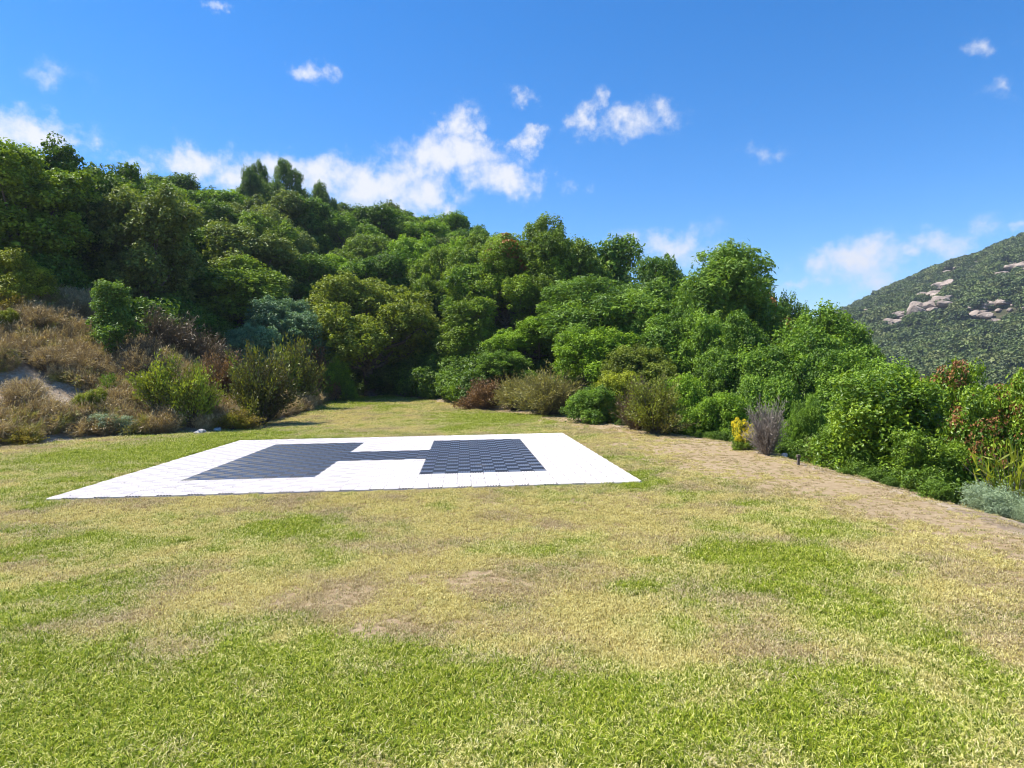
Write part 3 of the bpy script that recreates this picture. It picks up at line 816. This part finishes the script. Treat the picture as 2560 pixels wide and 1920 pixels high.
place('tree', 'near1', 1405, 548, 230, 45, 'olive', 'tallest olive tree with a ragged pointed top against the sky')
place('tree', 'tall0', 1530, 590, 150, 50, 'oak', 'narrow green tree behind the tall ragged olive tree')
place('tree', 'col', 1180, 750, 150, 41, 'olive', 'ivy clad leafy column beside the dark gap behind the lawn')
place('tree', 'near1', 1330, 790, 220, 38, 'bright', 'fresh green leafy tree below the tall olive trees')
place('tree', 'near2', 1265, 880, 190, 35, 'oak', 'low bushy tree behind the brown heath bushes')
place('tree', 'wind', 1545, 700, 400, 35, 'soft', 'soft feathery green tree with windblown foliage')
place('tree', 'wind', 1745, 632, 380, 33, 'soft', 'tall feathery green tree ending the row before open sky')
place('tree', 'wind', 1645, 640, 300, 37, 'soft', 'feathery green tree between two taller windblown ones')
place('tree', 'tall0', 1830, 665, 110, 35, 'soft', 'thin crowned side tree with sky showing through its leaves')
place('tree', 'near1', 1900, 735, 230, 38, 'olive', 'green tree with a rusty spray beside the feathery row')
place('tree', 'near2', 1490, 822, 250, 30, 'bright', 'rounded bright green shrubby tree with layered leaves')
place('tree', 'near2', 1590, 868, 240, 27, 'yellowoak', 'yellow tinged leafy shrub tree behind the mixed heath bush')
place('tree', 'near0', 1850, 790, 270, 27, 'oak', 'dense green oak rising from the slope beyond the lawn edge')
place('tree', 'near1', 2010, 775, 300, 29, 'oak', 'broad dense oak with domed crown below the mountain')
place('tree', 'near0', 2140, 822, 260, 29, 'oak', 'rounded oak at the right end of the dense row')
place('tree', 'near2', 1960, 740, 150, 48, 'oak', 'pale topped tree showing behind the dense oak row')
place('tree', 'near2', 2080, 812, 130, 46, 'holm', 'dark spiky topped tree behind the domed oak')
place('shrub', 'dome0', 1800, 985, 170, 20, 'bright', 'leafy green shrub behind the yellow flowering clump', 'shrub', sub=SH)
place('shrub', 'dome1', 2005, 995, 100, 16, 'oak', 'rounded leafy shrub beside the grey dry twig bush', 'shrub', sub=SH)
place('shrub', 'dome0', 1920, 940, 190, 22, 'oak', 'low dark green shrub above the grey dry twig bush', 'shrub', sub=SH)
place('shrub', 'near3', 2150, 885, 260, 20, 'oak', 'dull green shrub between the oak row and the laurel', 'shrub', sub=SH)
place('shrub', 'dome1', 2060, 1090, 130, 14.5, 'grey', 'low grey green shrub at the lawn edge beside the laurel', 'shrub', sub=SH)

def flowers_on(t, proto, count, mat, seed, size=0.07, zmin=0.55, name='flower_cluster', side=None):
    """flat clusters of flowers or dead leaves sitting on the outer clumps of a plant"""
    rg = np.random.default_rng(seed); cl = PROTO[proto]['cl']; H = PROTO[proto]['H']
    ok = np.where(cl[:, 2] > zmin * H)[0]
    if side is not None:
        a = np.arctan2(cl[ok, 1], cl[ok, 0]); ok = ok[np.cos(a - side) > 0.2]
    ok = rg.permutation(ok)[:count]
    P, Nn, T = [], [], []
    for k in ok:
        n = 90
        d = norm(rg.normal(size=(n, 3)) + np.array([0, 0, 0.9]))
        P.append(cl[k, :3] + d * cl[k, 3] * rg.uniform(0.9, 1.22, (n, 1))); Nn.append(norm(d + rg.normal(size=(n, 3)) * 0.6)); T.append(np.clip(rg.normal(0.5, 0.2, n), 0, 1))
    P = np.concatenate(P)
    Vq, Fq, Tq = leaf_quads(P, np.concatenate(Nn), size, size * 0.7, np.concatenate(T), rg)
    me = mesh_from(name, Vq, Fq, {'tint': ('POINT', Tq)})
    fol = [c for c in t.children if 'crown' in c.name or 'foliage' in c.name][0]
    return obj(name, me, MAT[mat], fol)

t = place('laurel_shrub', 'laurel0', 2215, 935, 330, 13.0, 'laurel', 'big glossy bright green shrub spilling over the lawn edge', 'shrub', sub=SH, rz=0.4)
t = place('laurel_shrub', 'laurel1', 2365, 915, 260, 13.5, 'laurel', 'glossy green shrub topped with rust brown flower heads', 'shrub', sub=SH, rz=1.0)
flowers_on(t, 'laurel1', 70, 'rust', 5, 0.06, 0.5)
t = place('laurel_shrub', 'laurel0', 2500, 965, 260, 11.5, 'laurel', 'yellowish green shrub with scattered rusty flower heads in the corner', 'shrub', sub=SH, rz=2.2)
flowers_on(t, 'laurel0', 80, 'rust', 6, 0.06, 0.45)
t = place('laurel_shrub', 'laurel1', 2640, 940, 260, 11.0, 'laurel', 'glossy shrub cut by the frame beside the rusty flowered one', 'shrub', sub=SH, rz=3.0)
flowers_on(t, 'laurel1', 70, 'rust', 8, 0.06, 0.45)
place('laurel_shrub', 'laurel1', 2310, 1080, 200, 11.6, 'laurel', 'low glossy shrub mound in front of the rust flowered shrub', 'shrub', sub=SH, rz=4.0)
place('laurel_shrub', 'laurel0', 2130, 1060, 180, 13.2, 'laurel', 'low leafy mound at the foot of the big glossy shrub', 'shrub', sub=SH, rz=5.0)
place('sword_plant', 'spike', 2530, 1135, 150, 9.6, 'lime', 'spiky sword leaved plant behind the silver shrub', 'plant', sub=SH)
place('silver_shrub', 'silver', 2480, 1208, 165, 9.1, 'silver', 'low silver grey shrub on the lawn edge', 'shrub', sub=SH)
place('silver_shrub', 'silver', 2580, 1240, 120, 8.7, 'silver', 'second small silver grey shrub behind the first at the edge', 'shrub', sub=SH)

stand('heath_bush', 'up1', 1148, 1014, 962, 66, 'bright', 'narrow bright green bush beside the brown heath')
stand('heath_bush', 'up0', 1208, 1023, 955, 115, 'drybrown', 'round rusty brown heath bush at the back of the lawn')
stand('heath_bush', 'wisp', 1290, 1026, 950, 100, 'tan', 'narrow tan broom bush right of the brown heath')
stand('heath_bush', 'wisp', 1370, 1038, 938, 160, 'tan', 'wide wispy olive tan broom bush at the lawn edge')
stand('heath_bush', 'up0', 1640, 1086, 955, 160, 'heath', 'mixed green and brown heath bush beside the pad corner')
stand('dead_bush', 'twig', 1733, 1092, 962, 80, 'shade', 'grey dead twiggy bush leaning on the heath bush', stem=MAT['shade'])
place('dead_bush', 'twig', 1590, 962, 90, 21.5, 'shade', 'small dead grey tuft behind the mixed heath bush', 'shrub', sub=SH, stem=MAT['shade'])
stand('dead_bush', 'twig', 1917, 1136, 1018, 90, 'drygrey', 'tall grey tuft of dry twigs beside the yellow flowers', stem=MAT['drygrey'])
t = stand('flowering_plant', 'dome1', 1862, 1124, 1050, 70, 'olive', 'small plant covered in bright yellow flowers at the lawn edge', 'plant')
flowers_on(t, 'dome1', 260, 'yellow', 9, 0.12, 0.35)

stand('heath_bush', 'up0', 648, 1063, 885, 185, 'heathdark', 'big dark brown green heath bush casting a shadow on the lawn')
stand('heath_bush', 'up1', 482, 1070, 925, 125, 'heath', 'upright yellow green heath bush at the foot of the bank')
stand('heath_bush', 'up1', 408, 1045, 905, 135, 'heath', 'taller sparse yellow topped heath bush on the bank')
stand('heath_bush', 'up0', 545, 1010, 895, 120, 'drybrown', 'rusty brown heath bush behind the dark heath bush')
stand('heath_bush', 'up1', 738, 1010, 865, 120, 'heath', 'loose yellowish bush behind the big dark heath bush')
stand('heath_bush', 'up0', 795, 1000, 878, 85, 'drybrown', 'reddish dry bush left of the fresh green lawn bush')
stand('heath_bush', 'dome1', 842, 1004, 900, 100, 'bright', 'fresh green bush casting a short shadow at the back of the lawn')
stand('sapling', 'sapling', 282, 905, 705, 150, 'soft', 'young oak sapling with two leafy tops on the dry bank', 'tree', rz=0.2, sub=('trunk', 'crown'))
stand('shrub', 'dome1', 30, 760, 622, 190, 'lime', 'bright yellow green shrub at the top of the dry bank')
stand('shrub', 'up0', 15, 800, 728, 120, 'gold', 'tan and yellow bush on the bank below the lime shrub')
stand('shrub', 'dome1', 20, 835, 775, 80, 'lime', 'small lime green shrub under the tan bush on the bank')
stand('shrub', 'dome1', 225, 1040, 972, 86, 'lime', 'small round vivid green bush on the dry bank')
stand('shrub', 'up1', 282, 992, 940, 66, 'bright', 'spindly vivid green sprig above the round green bush')
for (px, pb, py, w) in ((430, 900, 800, 130), (500, 925, 835, 120), (380, 880, 785, 120), (555, 945, 865, 100), (350, 930, 845, 100)):
    stand('dead_bush', 'twig', px, pb, py, w, 'shade', 'grey brown dry bush in the shade beside the sapling', stem=MAT['shade'], group='grey dry bushes beside the sapling')
for (px, pb, py, w) in ((90, 830, 770, 100), (150, 830, 775, 90), (205, 845, 800, 80), (340, 960, 880, 100), (120, 930, 870, 110), (210, 935, 880, 110), (60, 1010, 950, 100), (300, 1030, 975, 90), (150, 1060, 1010, 100)):
    stand('heath_bush', 'wisp', px, pb, py, w, 'dry', 'straw coloured dry bush on the sunny bank', group='straw coloured bushes on the bank')
stand('plant', 'silver', 275, 1078, 1030, 150, 'silver', 'low grey green plant patch at the foot of the bank', 'plant')
stand('heath_bush', 'up1', 60, 1112, 1075, 100, 'gold', 'low orange yellow dry plant at the lawn corner')
stand('heath_bush', 'up1', 590, 1076, 1030, 100, 'gold', 'small orange tinged plant in front of the dark heath bush')

# dead rusty sprays in tree crowns
for o in [o for o in col.objects if o.type == 'EMPTY' and o.get('label', '').startswith(('tall olive', 'green tree with a rusty'))]:
    pn = 'near0' if 'tall olive' in o['label'] else 'near1'
    flowers_on(o, pn, 22, 'rust', 21, 0.15, 0.62, 'dead_spray', side=-1.45 - o.rotation_euler.z)

# trees closing the gaps behind the lawn and down the slope
for (px, py, w, dp, pn, mt, lab) in ((1075, 760, 190, 50, 'near2', 'holm', 'dark dense tree closing the shaded gap behind the lawn'),
        (1010, 850, 150, 47, 'near3', 'oak', 'low leafy tree right of the gnarled trunk'), (865, 830, 170, 46, 'near2', 'oak', 'low green tree left of the gnarled trunk'),
        (790, 790, 170, 47, 'near3', 'holm', 'dark tree behind the pale blue green shrub'), (1120, 700, 190, 56, 'near0', 'oak', 'green oak standing behind the ivy clad column'),
        (1440, 760, 230, 44, 'near1', 'oak', 'green tree filling the row below the ragged olive tree'), (1630, 790, 260, 31, 'near3', 'oak', 'dark green tree under the feathery row'),
        (1760, 780, 260, 29.5, 'near2', 'oak', 'bushy green tree at the foot of the tall feathery tree'), (1900, 830, 210, 42, 'near3', 'holm', 'shaded tree behind the dense oak row'),
        (1960, 850, 250, 25, 'near3', 'oak', 'leafy oak in front of the domed oak crown'), (2090, 885, 230, 25, 'near2', 'oak', 'rounded oak bush before the right end of the oak row'),
        (1700, 940, 170, 24, 'dome0', 'bright', 'leafy bush behind the grey dead twiggy bush'), (1480, 960, 150, 25, 'dome1', 'oak', 'dark leafy bush between the broom and the mixed heath bush'),
        (1550, 930, 150, 25, 'dome0', 'lime', 'yellowish leafy bush left of the mixed heath bush')):
    place('tree' if pn[0] == 'n' else 'shrub', pn, px, py, w, dp, mt, lab, 'tree' if pn[0] == 'n' else 'shrub', sub=('trunk', 'crown') if pn[0] == 'n' else SH)

# ------------------------------------------------------------------ stones
def stone_mesh(name, seed, sub=2, rough=0.25):
    import bmesh
    bm = bmesh.new(); bmesh.ops.create_icosphere(bm, subdivisions=sub, radius=1.0)
    rg = np.random.default_rng(seed); dirs = norm(rg.normal(size=(9, 3))); cut = rg.uniform(0.55, 0.9, 9)
    for v in bm.verts:
        p = np.array(v.co)
        for d, c in zip(dirs, cut):
            s = p @ d
            if s > c: p = p - d * (s - c) * 0.85
        p = p * (1 + (fbm(np.array([p[0] * 2 + seed]), np.array([p[1] * 2 + p[2] * 1.7]), 3, 1.0)[0] - 0.5) * rough)
        v.co = p
    me = bpy.data.meshes.new(name); bm.to_mesh(me); bm.free()
    me.polygons.foreach_set('use_smooth', np.zeros(len(me.polygons), bool))
    return me
STONES = [stone_mesh('stone_%d' % i, 50 + i) for i in range(5)]
STONE_SPOTS = [(315, 1078, 40, 'long pale stone lying at the foot of the bank'), (372, 1068, 24, 'round grey stone beside the long pale stone'),
    (545, 1078, 20, 'small stone in the shade under the heath bush'), (500, 1085, 26, 'flat stone under the upright yellow green bush'),
    (100, 1060, 22, 'pale stone half buried in the dry corner of the bank'), (735, 1035, 14, 'small pale stone beside the big dark heath bush'),
    (1962, 1143, 22, 'pale stone on the lawn edge below the grey twigs')]
for i, (px, py, w, lab) in enumerate(STONE_SPOTS):
    p = terrain_hit(px, py, 8, 60)
    dpt = proj(p[None])[2][0]; s = w / FPX * dpt
    o = obj('stone', STONES[i % 5], MAT['stone'], label=lab, category='stone')
    o.location = (p[0], p[1], gz(p[0], p[1]) + s * 0.15); o.scale = (s * 0.6, s * 0.45, s * 0.36); o.rotation_euler = (0, 0, i * 1.3)
p = terrain_hit(1996, 1163, 8, 60)
st = thing('garden_stake', (p[0], p[1], gz(p[0], p[1])), 'short dark brown stake standing at the lawn edge', 'stake')
bx = np.array([[-1, -1, 0], [1, -1, 0], [1, 1, 0], [-1, 1, 0], [-0.9, -0.9, 1], [0.9, -0.9, 1], [0.9, 0.9, 1], [-0.9, 0.9, 1]], float)
bf = np.array([[3, 2, 1, 0], [4, 5, 6, 7], [0, 1, 5, 4], [1, 2, 6, 5], [2, 3, 7, 6], [3, 0, 4, 7]])
obj('post', mesh_from('post', bx * np.array([0.022, 0.022, 0.16]), bf), MAT['bark'], st)
obj('cap', mesh_from('cap', bx * np.array([0.034, 0.034, 0.05]) + np.array([0, 0, 0.16]), bf), MAT['bark'], st)

# mountain outcrops
OUT = [(2371, 715, 60, 4), (2306, 779, 74, 3), (2340, 742, 50, 4), (2249, 795, 40, 5), (2228, 812, 40, 4), (2461, 785, 70, 4), (2512, 690, 44, 3),
       (2540, 668, 30, 3), (2428, 739, 26, 3), (2310, 823, 36, 3), (2368, 684, 36, 3), (2449, 849, 12, 2), (2553, 823, 20, 2), (2460, 802, 40, 3), (2400, 695, 24, 3), (2280, 765, 24, 2), (2480, 640, 24, 3), (2425, 665, 22, 2)]
OUT_LAB = 'pale granite outcrop among the scrub on the mountain slope'
rr = np.random.default_rng(31); ROCKS = []
for i, (px, py, w, n) in enumerate(OUT):
    p = terrain_hit(px, py, 190, 900)
    dpt = proj(p[None])[2][0]; s = w * 1.6 / FPX * dpt; ROCKS.append((p[0], p[1], s * 0.30))
    lab = OUT_LAB if i != 1 else 'largest smooth pink granite slab on the mountain slope'
    t = thing('rock_outcrop', (p[0], p[1], gz(p[0], p[1])), lab, 'rock', 'granite outcrops on the mountain')
    for k in range(n * 2 + 2):
        q = rr.normal(size=2) * s * 0.34
        zz = gz(p[0] + q[0], p[1] + q[1]) - gz(p[0], p[1])
        o = obj('boulder', STONES[rr.integers(0, 5)], MAT['granite'], t)
        sz = s * rr.uniform(0.08, 0.27)
        o.location = (q[0], q[1], zz + sz * 0.4); o.scale = (sz, sz * 1.3, sz * rr.uniform(0.4, 0.7)); o.rotation_euler = (rr.uniform(-0.3, 0.3), 0, rr.uniform(0, 6.28))

for k in range(34):
    px, py = rr.uniform(2140, 2600), rr.uniform(640, 900)
    p = terrain_hit(px, py, 190, 900)
    dpt = proj(p[None])[2][0]
    if dpt > 640: continue
    s = rr.uniform(6, 15) / FPX * dpt; ROCKS.append((p[0], p[1], s * 0.8))
    o = obj('boulder_rock', STONES[k % 5], MAT['granite'], label='small pale boulder among the scrub on the mountain', category='rock', group='boulders on the mountain')
    o.location = (p[0], p[1], gz(p[0], p[1]) + s * 0.2); o.scale = (s * 0.6, s * 0.5, s * 0.4); o.rotation_euler = (0, 0, k)

# ------------------------------------------------------------------ scattered ground cover (geometry-node instances of small plants)
def scatter(name, protos, P, scale, rot, extra, label, cat):
    """one 'stuff' object: points carrying scale / rotation / pick, instancing a few small plant meshes"""
    c = bpy.data.collections.new(name + '_plants')
    for i, (me, mt) in enumerate(protos):
        o = bpy.data.objects.new('%s_plant_%02d' % (name, i), me)
        if len(me.materials) == 0: me.materials.append(mt)
        c.objects.link(o)
    me = bpy.data.meshes.new(name)
    me.vertices.add(len(P)); me.vertices.foreach_set('co', np.asarray(P, np.float32).ravel())
    def addf(nm, arr, typ='FLOAT', key='value'):
        a = me.attributes.new(nm, typ, 'POINT'); a.data.foreach_set(key, np.asarray(arr).ravel())
    addf('psize', np.asarray(scale, np.float32))
    addf('prot', np.asarray(rot, np.float32), 'FLOAT_VECTOR', 'vector')
    addf('pick', rng.integers(0, len(protos), len(P)).astype(np.int32), 'INT')
    for k, v in extra.items(): addf(k, np.asarray(v, np.float32))
    me.update()
    ng = bpy.data.node_groups.new(name + '_scatter', 'GeometryNodeTree')
    ng.interface.new_socket('Geometry', in_out='INPUT', socket_type='NodeSocketGeometry')
    ng.interface.new_socket('Geometry', in_out='OUTPUT', socket_type='NodeSocketGeometry')
    gi = ng.nodes.new('NodeGroupInput'); go = ng.nodes.new('NodeGroupOutput')
    ci = ng.nodes.new('GeometryNodeCollectionInfo'); ci.inputs['Collection'].default_value = c
    ci.inputs['Separate Children'].default_value = True; ci.inputs['Reset Children'].default_value = True
    ip = ng.nodes.new('GeometryNodeInstanceOnPoints'); ip.inputs['Pick Instance'].default_value = True
    def na(nm, t):
        n = ng.nodes.new('GeometryNodeInputNamedAttribute'); n.data_type = t; n.inputs['Name'].default_value = nm
        return [s for s in n.outputs if s.enabled and s.name == 'Attribute'][0]
    ng.links.new(gi.outputs[0], ip.inputs['Points']); ng.links.new(ci.outputs[0], ip.inputs['Instance'])
    ng.links.new(na('pick', 'INT'), ip.inputs['Instance Index'])
    ng.links.new(na('prot', 'FLOAT_VECTOR'), ip.inputs['Rotation']); ng.links.new(na('psize', 'FLOAT'), ip.inputs['Scale'])
    ng.links.new(ip.outputs[0], go.inputs[0])
    o = obj(name, me, None, kind='stuff', label=label, category=cat)
    md = o.modifiers.new('scatter', 'NODES'); md.node_group = ng
    return o

# lawn grass
def tuft_mesh(name, seed, nb=56, h=0.030, w=0.0020, spread=0.062, lay=0.9):
    rg = np.random.default_rng(seed)
    V, F, T = [], [], []
    for b in range(nb):
        a = rg.uniform(0, 6.28); q = rg.random() ** 0.5 * spread
        p0 = np.array([math.cos(a) * q, math.sin(a) * q, -0.004])
        dr = rg.uniform(0, 6.28); ln = rg.uniform(0.3, 1.0) * lay; hh = h * rg.uniform(0.5, 1.25)
        d = np.array([math.cos(dr), math.sin(dr), 0]); sd = np.array([-d[1], d[0], 0]) * w * rg.uniform(0.7, 1.3)
        p1 = p0 + d * hh * ln * 0.45 + np.array([0, 0, hh * 0.62]); p2 = p0 + d * hh * ln * 1.25 + np.array([0, 0, hh * (1.0 - 0.35 * ln)])
        k = len(V)
        V += [p0 - sd * 0.7, p0 + sd * 0.7, p1 + sd, p1 - sd, p2 + sd * 0.3, p2 - sd * 0.3]
        F += [(k, k + 1, k + 2, k + 3), (k + 3, k + 2, k + 4, k + 5)]
        T += [rg.random()] * 6
    return mesh_from(name, np.array(V), np.array(F), {'tint': ('POINT', np.array(T))})
def grass_mat():
    m, nt, n, l = new_mat('grass_blades')
    ag = N(nt, 'ShaderNodeAttribute'); ag.attribute_name = 'green'; ag.attribute_type = 'INSTANCER'
    at = N(nt, 'ShaderNodeAttribute'); at.attribute_name = 'tint'
    ab = N(nt, 'ShaderNodeAttribute'); ab.attribute_name = 'brown'; ab.attribute_type = 'INSTANCER'
    straw = ramp(nt, at.outputs['Fac'], [(0.0, (0.20, 0.13, 0.045)), (0.3, (0.56, 0.45, 0.14)), (0.7, (0.78, 0.69, 0.25)), (1.0, (0.86, 0.80, 0.40))])
    green = ramp(nt, at.outputs['Fac'], [(0.0, (0.09, 0.14, 0.010)), (0.35, (0.24, 0.32, 0.018)), (0.8, (0.46, 0.50, 0.035)), (1.0, (0.64, 0.63, 0.13))])
    f = mth(nt, 'MULTIPLY', mth(nt, 'ADD', mth(nt, 'SUBTRACT', ag.outputs['Fac'], at.outputs['Fac']), 0.30), 1.7, clamp=True)
    dead = ramp(nt, at.outputs['Fac'], [(0.0, (0.22, 0.15, 0.075)), (0.5, (0.50, 0.37, 0.20)), (1.0, (0.74, 0.63, 0.40))])
    t2 = mth(nt, 'FRACT', mth(nt, 'MULTIPLY', at.outputs['Fac'], 7.31))
    straw = mixc(nt, mth(nt, 'MULTIPLY', mth(nt, 'ADD', mth(nt, 'SUBTRACT', ab.outputs['Fac'], t2), 0.12), 2.5, clamp=True), straw, dead)
    c = mixc(nt, f, straw, green)
    bs = N(nt, 'ShaderNodeBsdfPrincipled'); l.new(c, bs.inputs['Base Color']); bs.inputs['Roughness'].default_value = 0.6
    bs.inputs['Specular IOR Level'].default_value = 0.2
    tr = N(nt, 'ShaderNodeBsdfTranslucent'); l.new(c, tr.inputs['Color'])
    mx = N(nt, 'ShaderNodeMixShader'); mx.inputs[0].default_value = 0.35
    l.new(bs.outputs[0], mx.inputs[1]); l.new(tr.outputs[0], mx.inputs[2])
    o = N(nt, 'ShaderNodeOutputMaterial'); l.new(mx.outputs[0], o.inputs[0])
    return m
MAT['grass'] = grass_mat()
gr = np.random.default_rng(77)
n = 190000
rad = (gr.random(n) * (52 ** 0.62 - 2.0 ** 0.62) + 2.0 ** 0.62) ** (1 / 0.62)
ang = np.radians(gr.uniform(-46, 50, n))
lt, dp = np.sin(ang) * rad, np.cos(ang) * rad
X = CAM[0] + lt * math.cos(YAW) + dp * math.sin(YAW); Y = CAM[1] - lt * math.sin(YAW) + dp * math.cos(YAW)
G_, B_ = lawn_fields(X, Y)
sd = lawn_sd(X, Y)
inpad = (np.abs(X) < 5.0 + 0.05) & (np.abs(Y) < 4.625 + 0.05)
keep = (sd < np.where(ang > -0.1, 0.55, 0.15) + gr.normal(0, 0.28, n)) & ~inpad & (gr.random(n) > B_ * 0.78)
X, Y, G_, B_, rad = X[keep], Y[keep], G_[keep], B_[keep], rad[keep]
Zg = ground_z(X, Y)
BR_ = np.clip((fbm(X + 70, Y - 30, 5, 1.3) - 0.45) * 3.0 + 0.06 + B_ * 0.75 + gr.normal(0, 0.15, len(X)), 0, 1)
sc = (0.75 + 0.30 * G_ - 0.30 * B_) * gr.uniform(0.7, 1.3, len(X)) * (0.85 + 0.055 * rad)
edge_ = np.minimum(np.abs(np.abs(X) - 5.0) + 10 * (np.abs(Y) > 4.8), np.abs(np.abs(Y) - 4.625) + 10 * (np.abs(X) > 5.2))
sc = sc * np.where(edge_ < 0.13, 0.6, 1.0)
rot = np.stack([gr.normal(0, 0.15, len(X)), gr.normal(0, 0.15, len(X)), gr.uniform(0, 6.28, len(X))], 1)
scatter('grass', [(tuft_mesh('tuft_%d' % i, 500 + i), MAT['grass']) for i in range(6)], np.stack([X, Y, Zg], 1), sc, rot, {'green': G_, 'brown': BR_},
        'short patchy lawn grass, green and straw coloured', 'grass')

# dry brush and stones on the bank, undergrowth below the trees
bk = np.random.default_rng(91)
P, SC = [], []
U, US = [], []
NC = 60000
cand_px = bk.uniform(-500, 1250, NC); cand_d = np.sqrt(bk.uniform(15 ** 2, 75 ** 2, NC))
cl_ = (cand_px - 1280) / FPX * cand_d
X = CAM[0] + cl_ * math.cos(YAW) + cand_d * math.sin(YAW); Y = CAM[1] - cl_ * math.sin(YAW) + cand_d * math.cos(YAW)
sd = lawn_sd(X, Y); Z = ground_z(X, Y)
dens = fbm(X, Y, 3, 0.5)
bank = (sd > 0.15) & (sd < np.where(cand_px < 350, 12.5, 9.0)) & (cand_d < 42) & (dens > 0.44) & (cand_px < 860)
wood = ((sd > np.where(cand_px < 350, 11.0, 6.5)) | ((sd > 0.6) & (cand_px > 860))) & (bk.random(len(X)) < np.where(cand_px > 860, 0.12, 0.06))
Pb = np.stack([X, Y, Z - 0.02], 1)[bank]; nb_ = len(Pb)
DRY = [(make_upright('dry_brush_%d' % i, 600 + i, H=0.62, R=0.5, ns=60, per=9, L=0.12, Wd=0.009, spread=1.0, jit=0.04, bare=0.1, stemr=0.003)) for i in range(4)]
def merged(pr, name):
    a, b = pr['crown'], pr['trunk']
    def arr(me):
        v = np.empty(len(me.vertices) * 3, np.float32); me.vertices.foreach_get('co', v)
        f = np.empty(len(me.loops), np.int32); me.loops.foreach_get('vertex_index', f)
        t = np.empty(len(me.vertices), np.float32); me.attributes['tint'].data.foreach_get('value', t)
        return v.reshape(-1, 3), f.reshape(-1, 4), t
    (v1, f1, t1), (v2, f2, t2) = arr(a), arr(b)
    return mesh_from(name, np.concatenate([v1, v2]), np.concatenate([f1, f2 + len(v1)]), {'tint': ('POINT', np.concatenate([t1, t2]))})
dm = [(merged(d, 'dry_brush_mesh_%d' % i), [MAT['dry'], MAT['dry'], MAT['dry'], MAT['tan']][i]) for i, d in enumerate(DRY)]

scatter('dry_scrub', dm, Pb, bk.uniform(0.5, 1.5, nb_), np.stack([bk.normal(0, 0.2, nb_), bk.normal(0, 0.2, nb_), bk.uniform(0, 6.28, nb_)], 1), {},
        'straw and grey dry heath scrub covering the bank beside the lawn', 'scrub')
Pw = np.stack([X, Y, Z - 0.05], 1)[wood]; nw = len(Pw)
UND = [make_tree('undergrowth_%d' % i, 640 + i, H=1.5, R=1.1, base=0.0, nl=7, lobe=0.5, rc=0.26, per=60, L=0.13, Wd=0.08, shape='dome', trunk=0.03)['crown'] for i in range(3)]
scatter('undergrowth', [(m, MAT['holm']) for m in UND], Pw, bk.uniform(0.6, 1.4, nw), np.stack([np.zeros(nw), np.zeros(nw), bk.uniform(0, 6.28, nw)], 1), {},
        'dark leafy undergrowth filling the floor of the hillside wood', 'undergrowth')
# right slope under the lawn edge
cand_px = np.concatenate([bk.uniform(1150, 3800, 9000), bk.uniform(1150, 2900, 5000)]); cand_d = np.concatenate([np.sqrt(bk.uniform(9 ** 2, 70 ** 2, 9000)), np.sqrt(bk.uniform(7 ** 2, 24 ** 2, 5000))])
cl_ = (cand_px - 1280) / FPX * cand_d
X = CAM[0] + cl_ * math.cos(YAW) + cand_d * math.sin(YAW); Y = CAM[1] - cl_ * math.sin(YAW) + cand_d * math.cos(YAW)
sd = lawn_sd(X, Y); ok = ((sd > np.where(cand_px > 2300, 2.2, 1.2)) & (bk.random(len(X)) < 0.22)) | ((sd > 0.35) & (sd < 1.3) & (cand_px < 2350) & (bk.random(len(X)) < 0.16))
sdr = sd[ok]
Pr = np.stack([X, Y, ground_z(X, Y) - 0.05], 1)[ok]; nq = len(Pr)
scatter('slope_undergrowth', [(m, MAT['holm']) for m in UND], Pr, bk.uniform(0.5, 1.0, nq) * np.clip(0.10 + sdr * 0.28, 0.15, 1.0), np.stack([np.zeros(nq), np.zeros(nq), bk.uniform(0, 6.28, nq)], 1), {},
        'leafy undergrowth on the slope below the lawn edge', 'undergrowth')

# mountain scrub
mr = np.random.default_rng(55)
n = 26000
ang = mr.uniform(14, 48, n); rad = np.sqrt(mr.uniform(188 ** 2, 640 ** 2, n))
lt, dp = np.sin(np.radians(ang)) * rad, np.cos(np.radians(ang)) * rad
X = CAM[0] + lt * math.cos(YAW) + dp * math.sin(YAW); Y = CAM[1] - lt * math.sin(YAW) + dp * math.cos(YAW)
Z = ground_z(X, Y)
dens = fbm(X, Y, 3, 0.025)
ok = (dens > mr.uniform(0.10, 0.42, n))
for (rx_, ry_, rs_) in ROCKS: ok &= np.hypot(X - rx_ + 0.45 * rs_ * 0.6, (Y - ry_ + 0.9 * rs_) * 0.55) > rs_ * mr.uniform(0.7, 1.25, n)
Pm = np.stack([X, Y, Z - 0.3], 1)[ok]; nm_ = len(Pm)
MS = [make_tree('scrub_%d' % i, 700 + i, H=2.6, R=2.3, base=0.0, nl=6, lobe=1.0, rc=0.6, per=24, L=0.60, Wd=0.40, shape='dome', trunk=0.05, inner=0.1)['crown'] for i in range(4)]
scatter('mountain_scrub', [(m, MAT['scrub2' if i == 1 else 'scrub']) for i, m in enumerate(MS)], Pm, 0.4 + 1.7 * mr.random(nm_) ** 2.2, np.stack([np.zeros(nm_), np.zeros(nm_), mr.uniform(0, 6.28, nm_)], 1), {},
        'dense green scrub blanketing the far mountain slope', 'scrub')

# ------------------------------------------------------------------ haze in the air between here and the mountain
hz_m, nt, n_, l_ = new_mat('haze_air')
pv = N(nt, 'ShaderNodeVolumePrincipled')
pv.inputs['Color'].default_value = (0.72, 0.82, 1.0, 1); pv.inputs['Density'].default_value = 0.00026; pv.inputs['Anisotropy'].default_value = 0.2
ho = N(nt, 'ShaderNodeOutputMaterial'); l_.new(pv.outputs[0], ho.inputs['Volume'])
hv = bx * np.array([4300, 4300, 1.0]); hv[:4, 2] = -45; hv[4:, 2] = 240; hv[4:, :2] = hv[:4, :2]
obj('haze', mesh_from('haze', hv, bf), hz_m, kind='stuff', label='thin bluish air haze over the valley', category='haze')
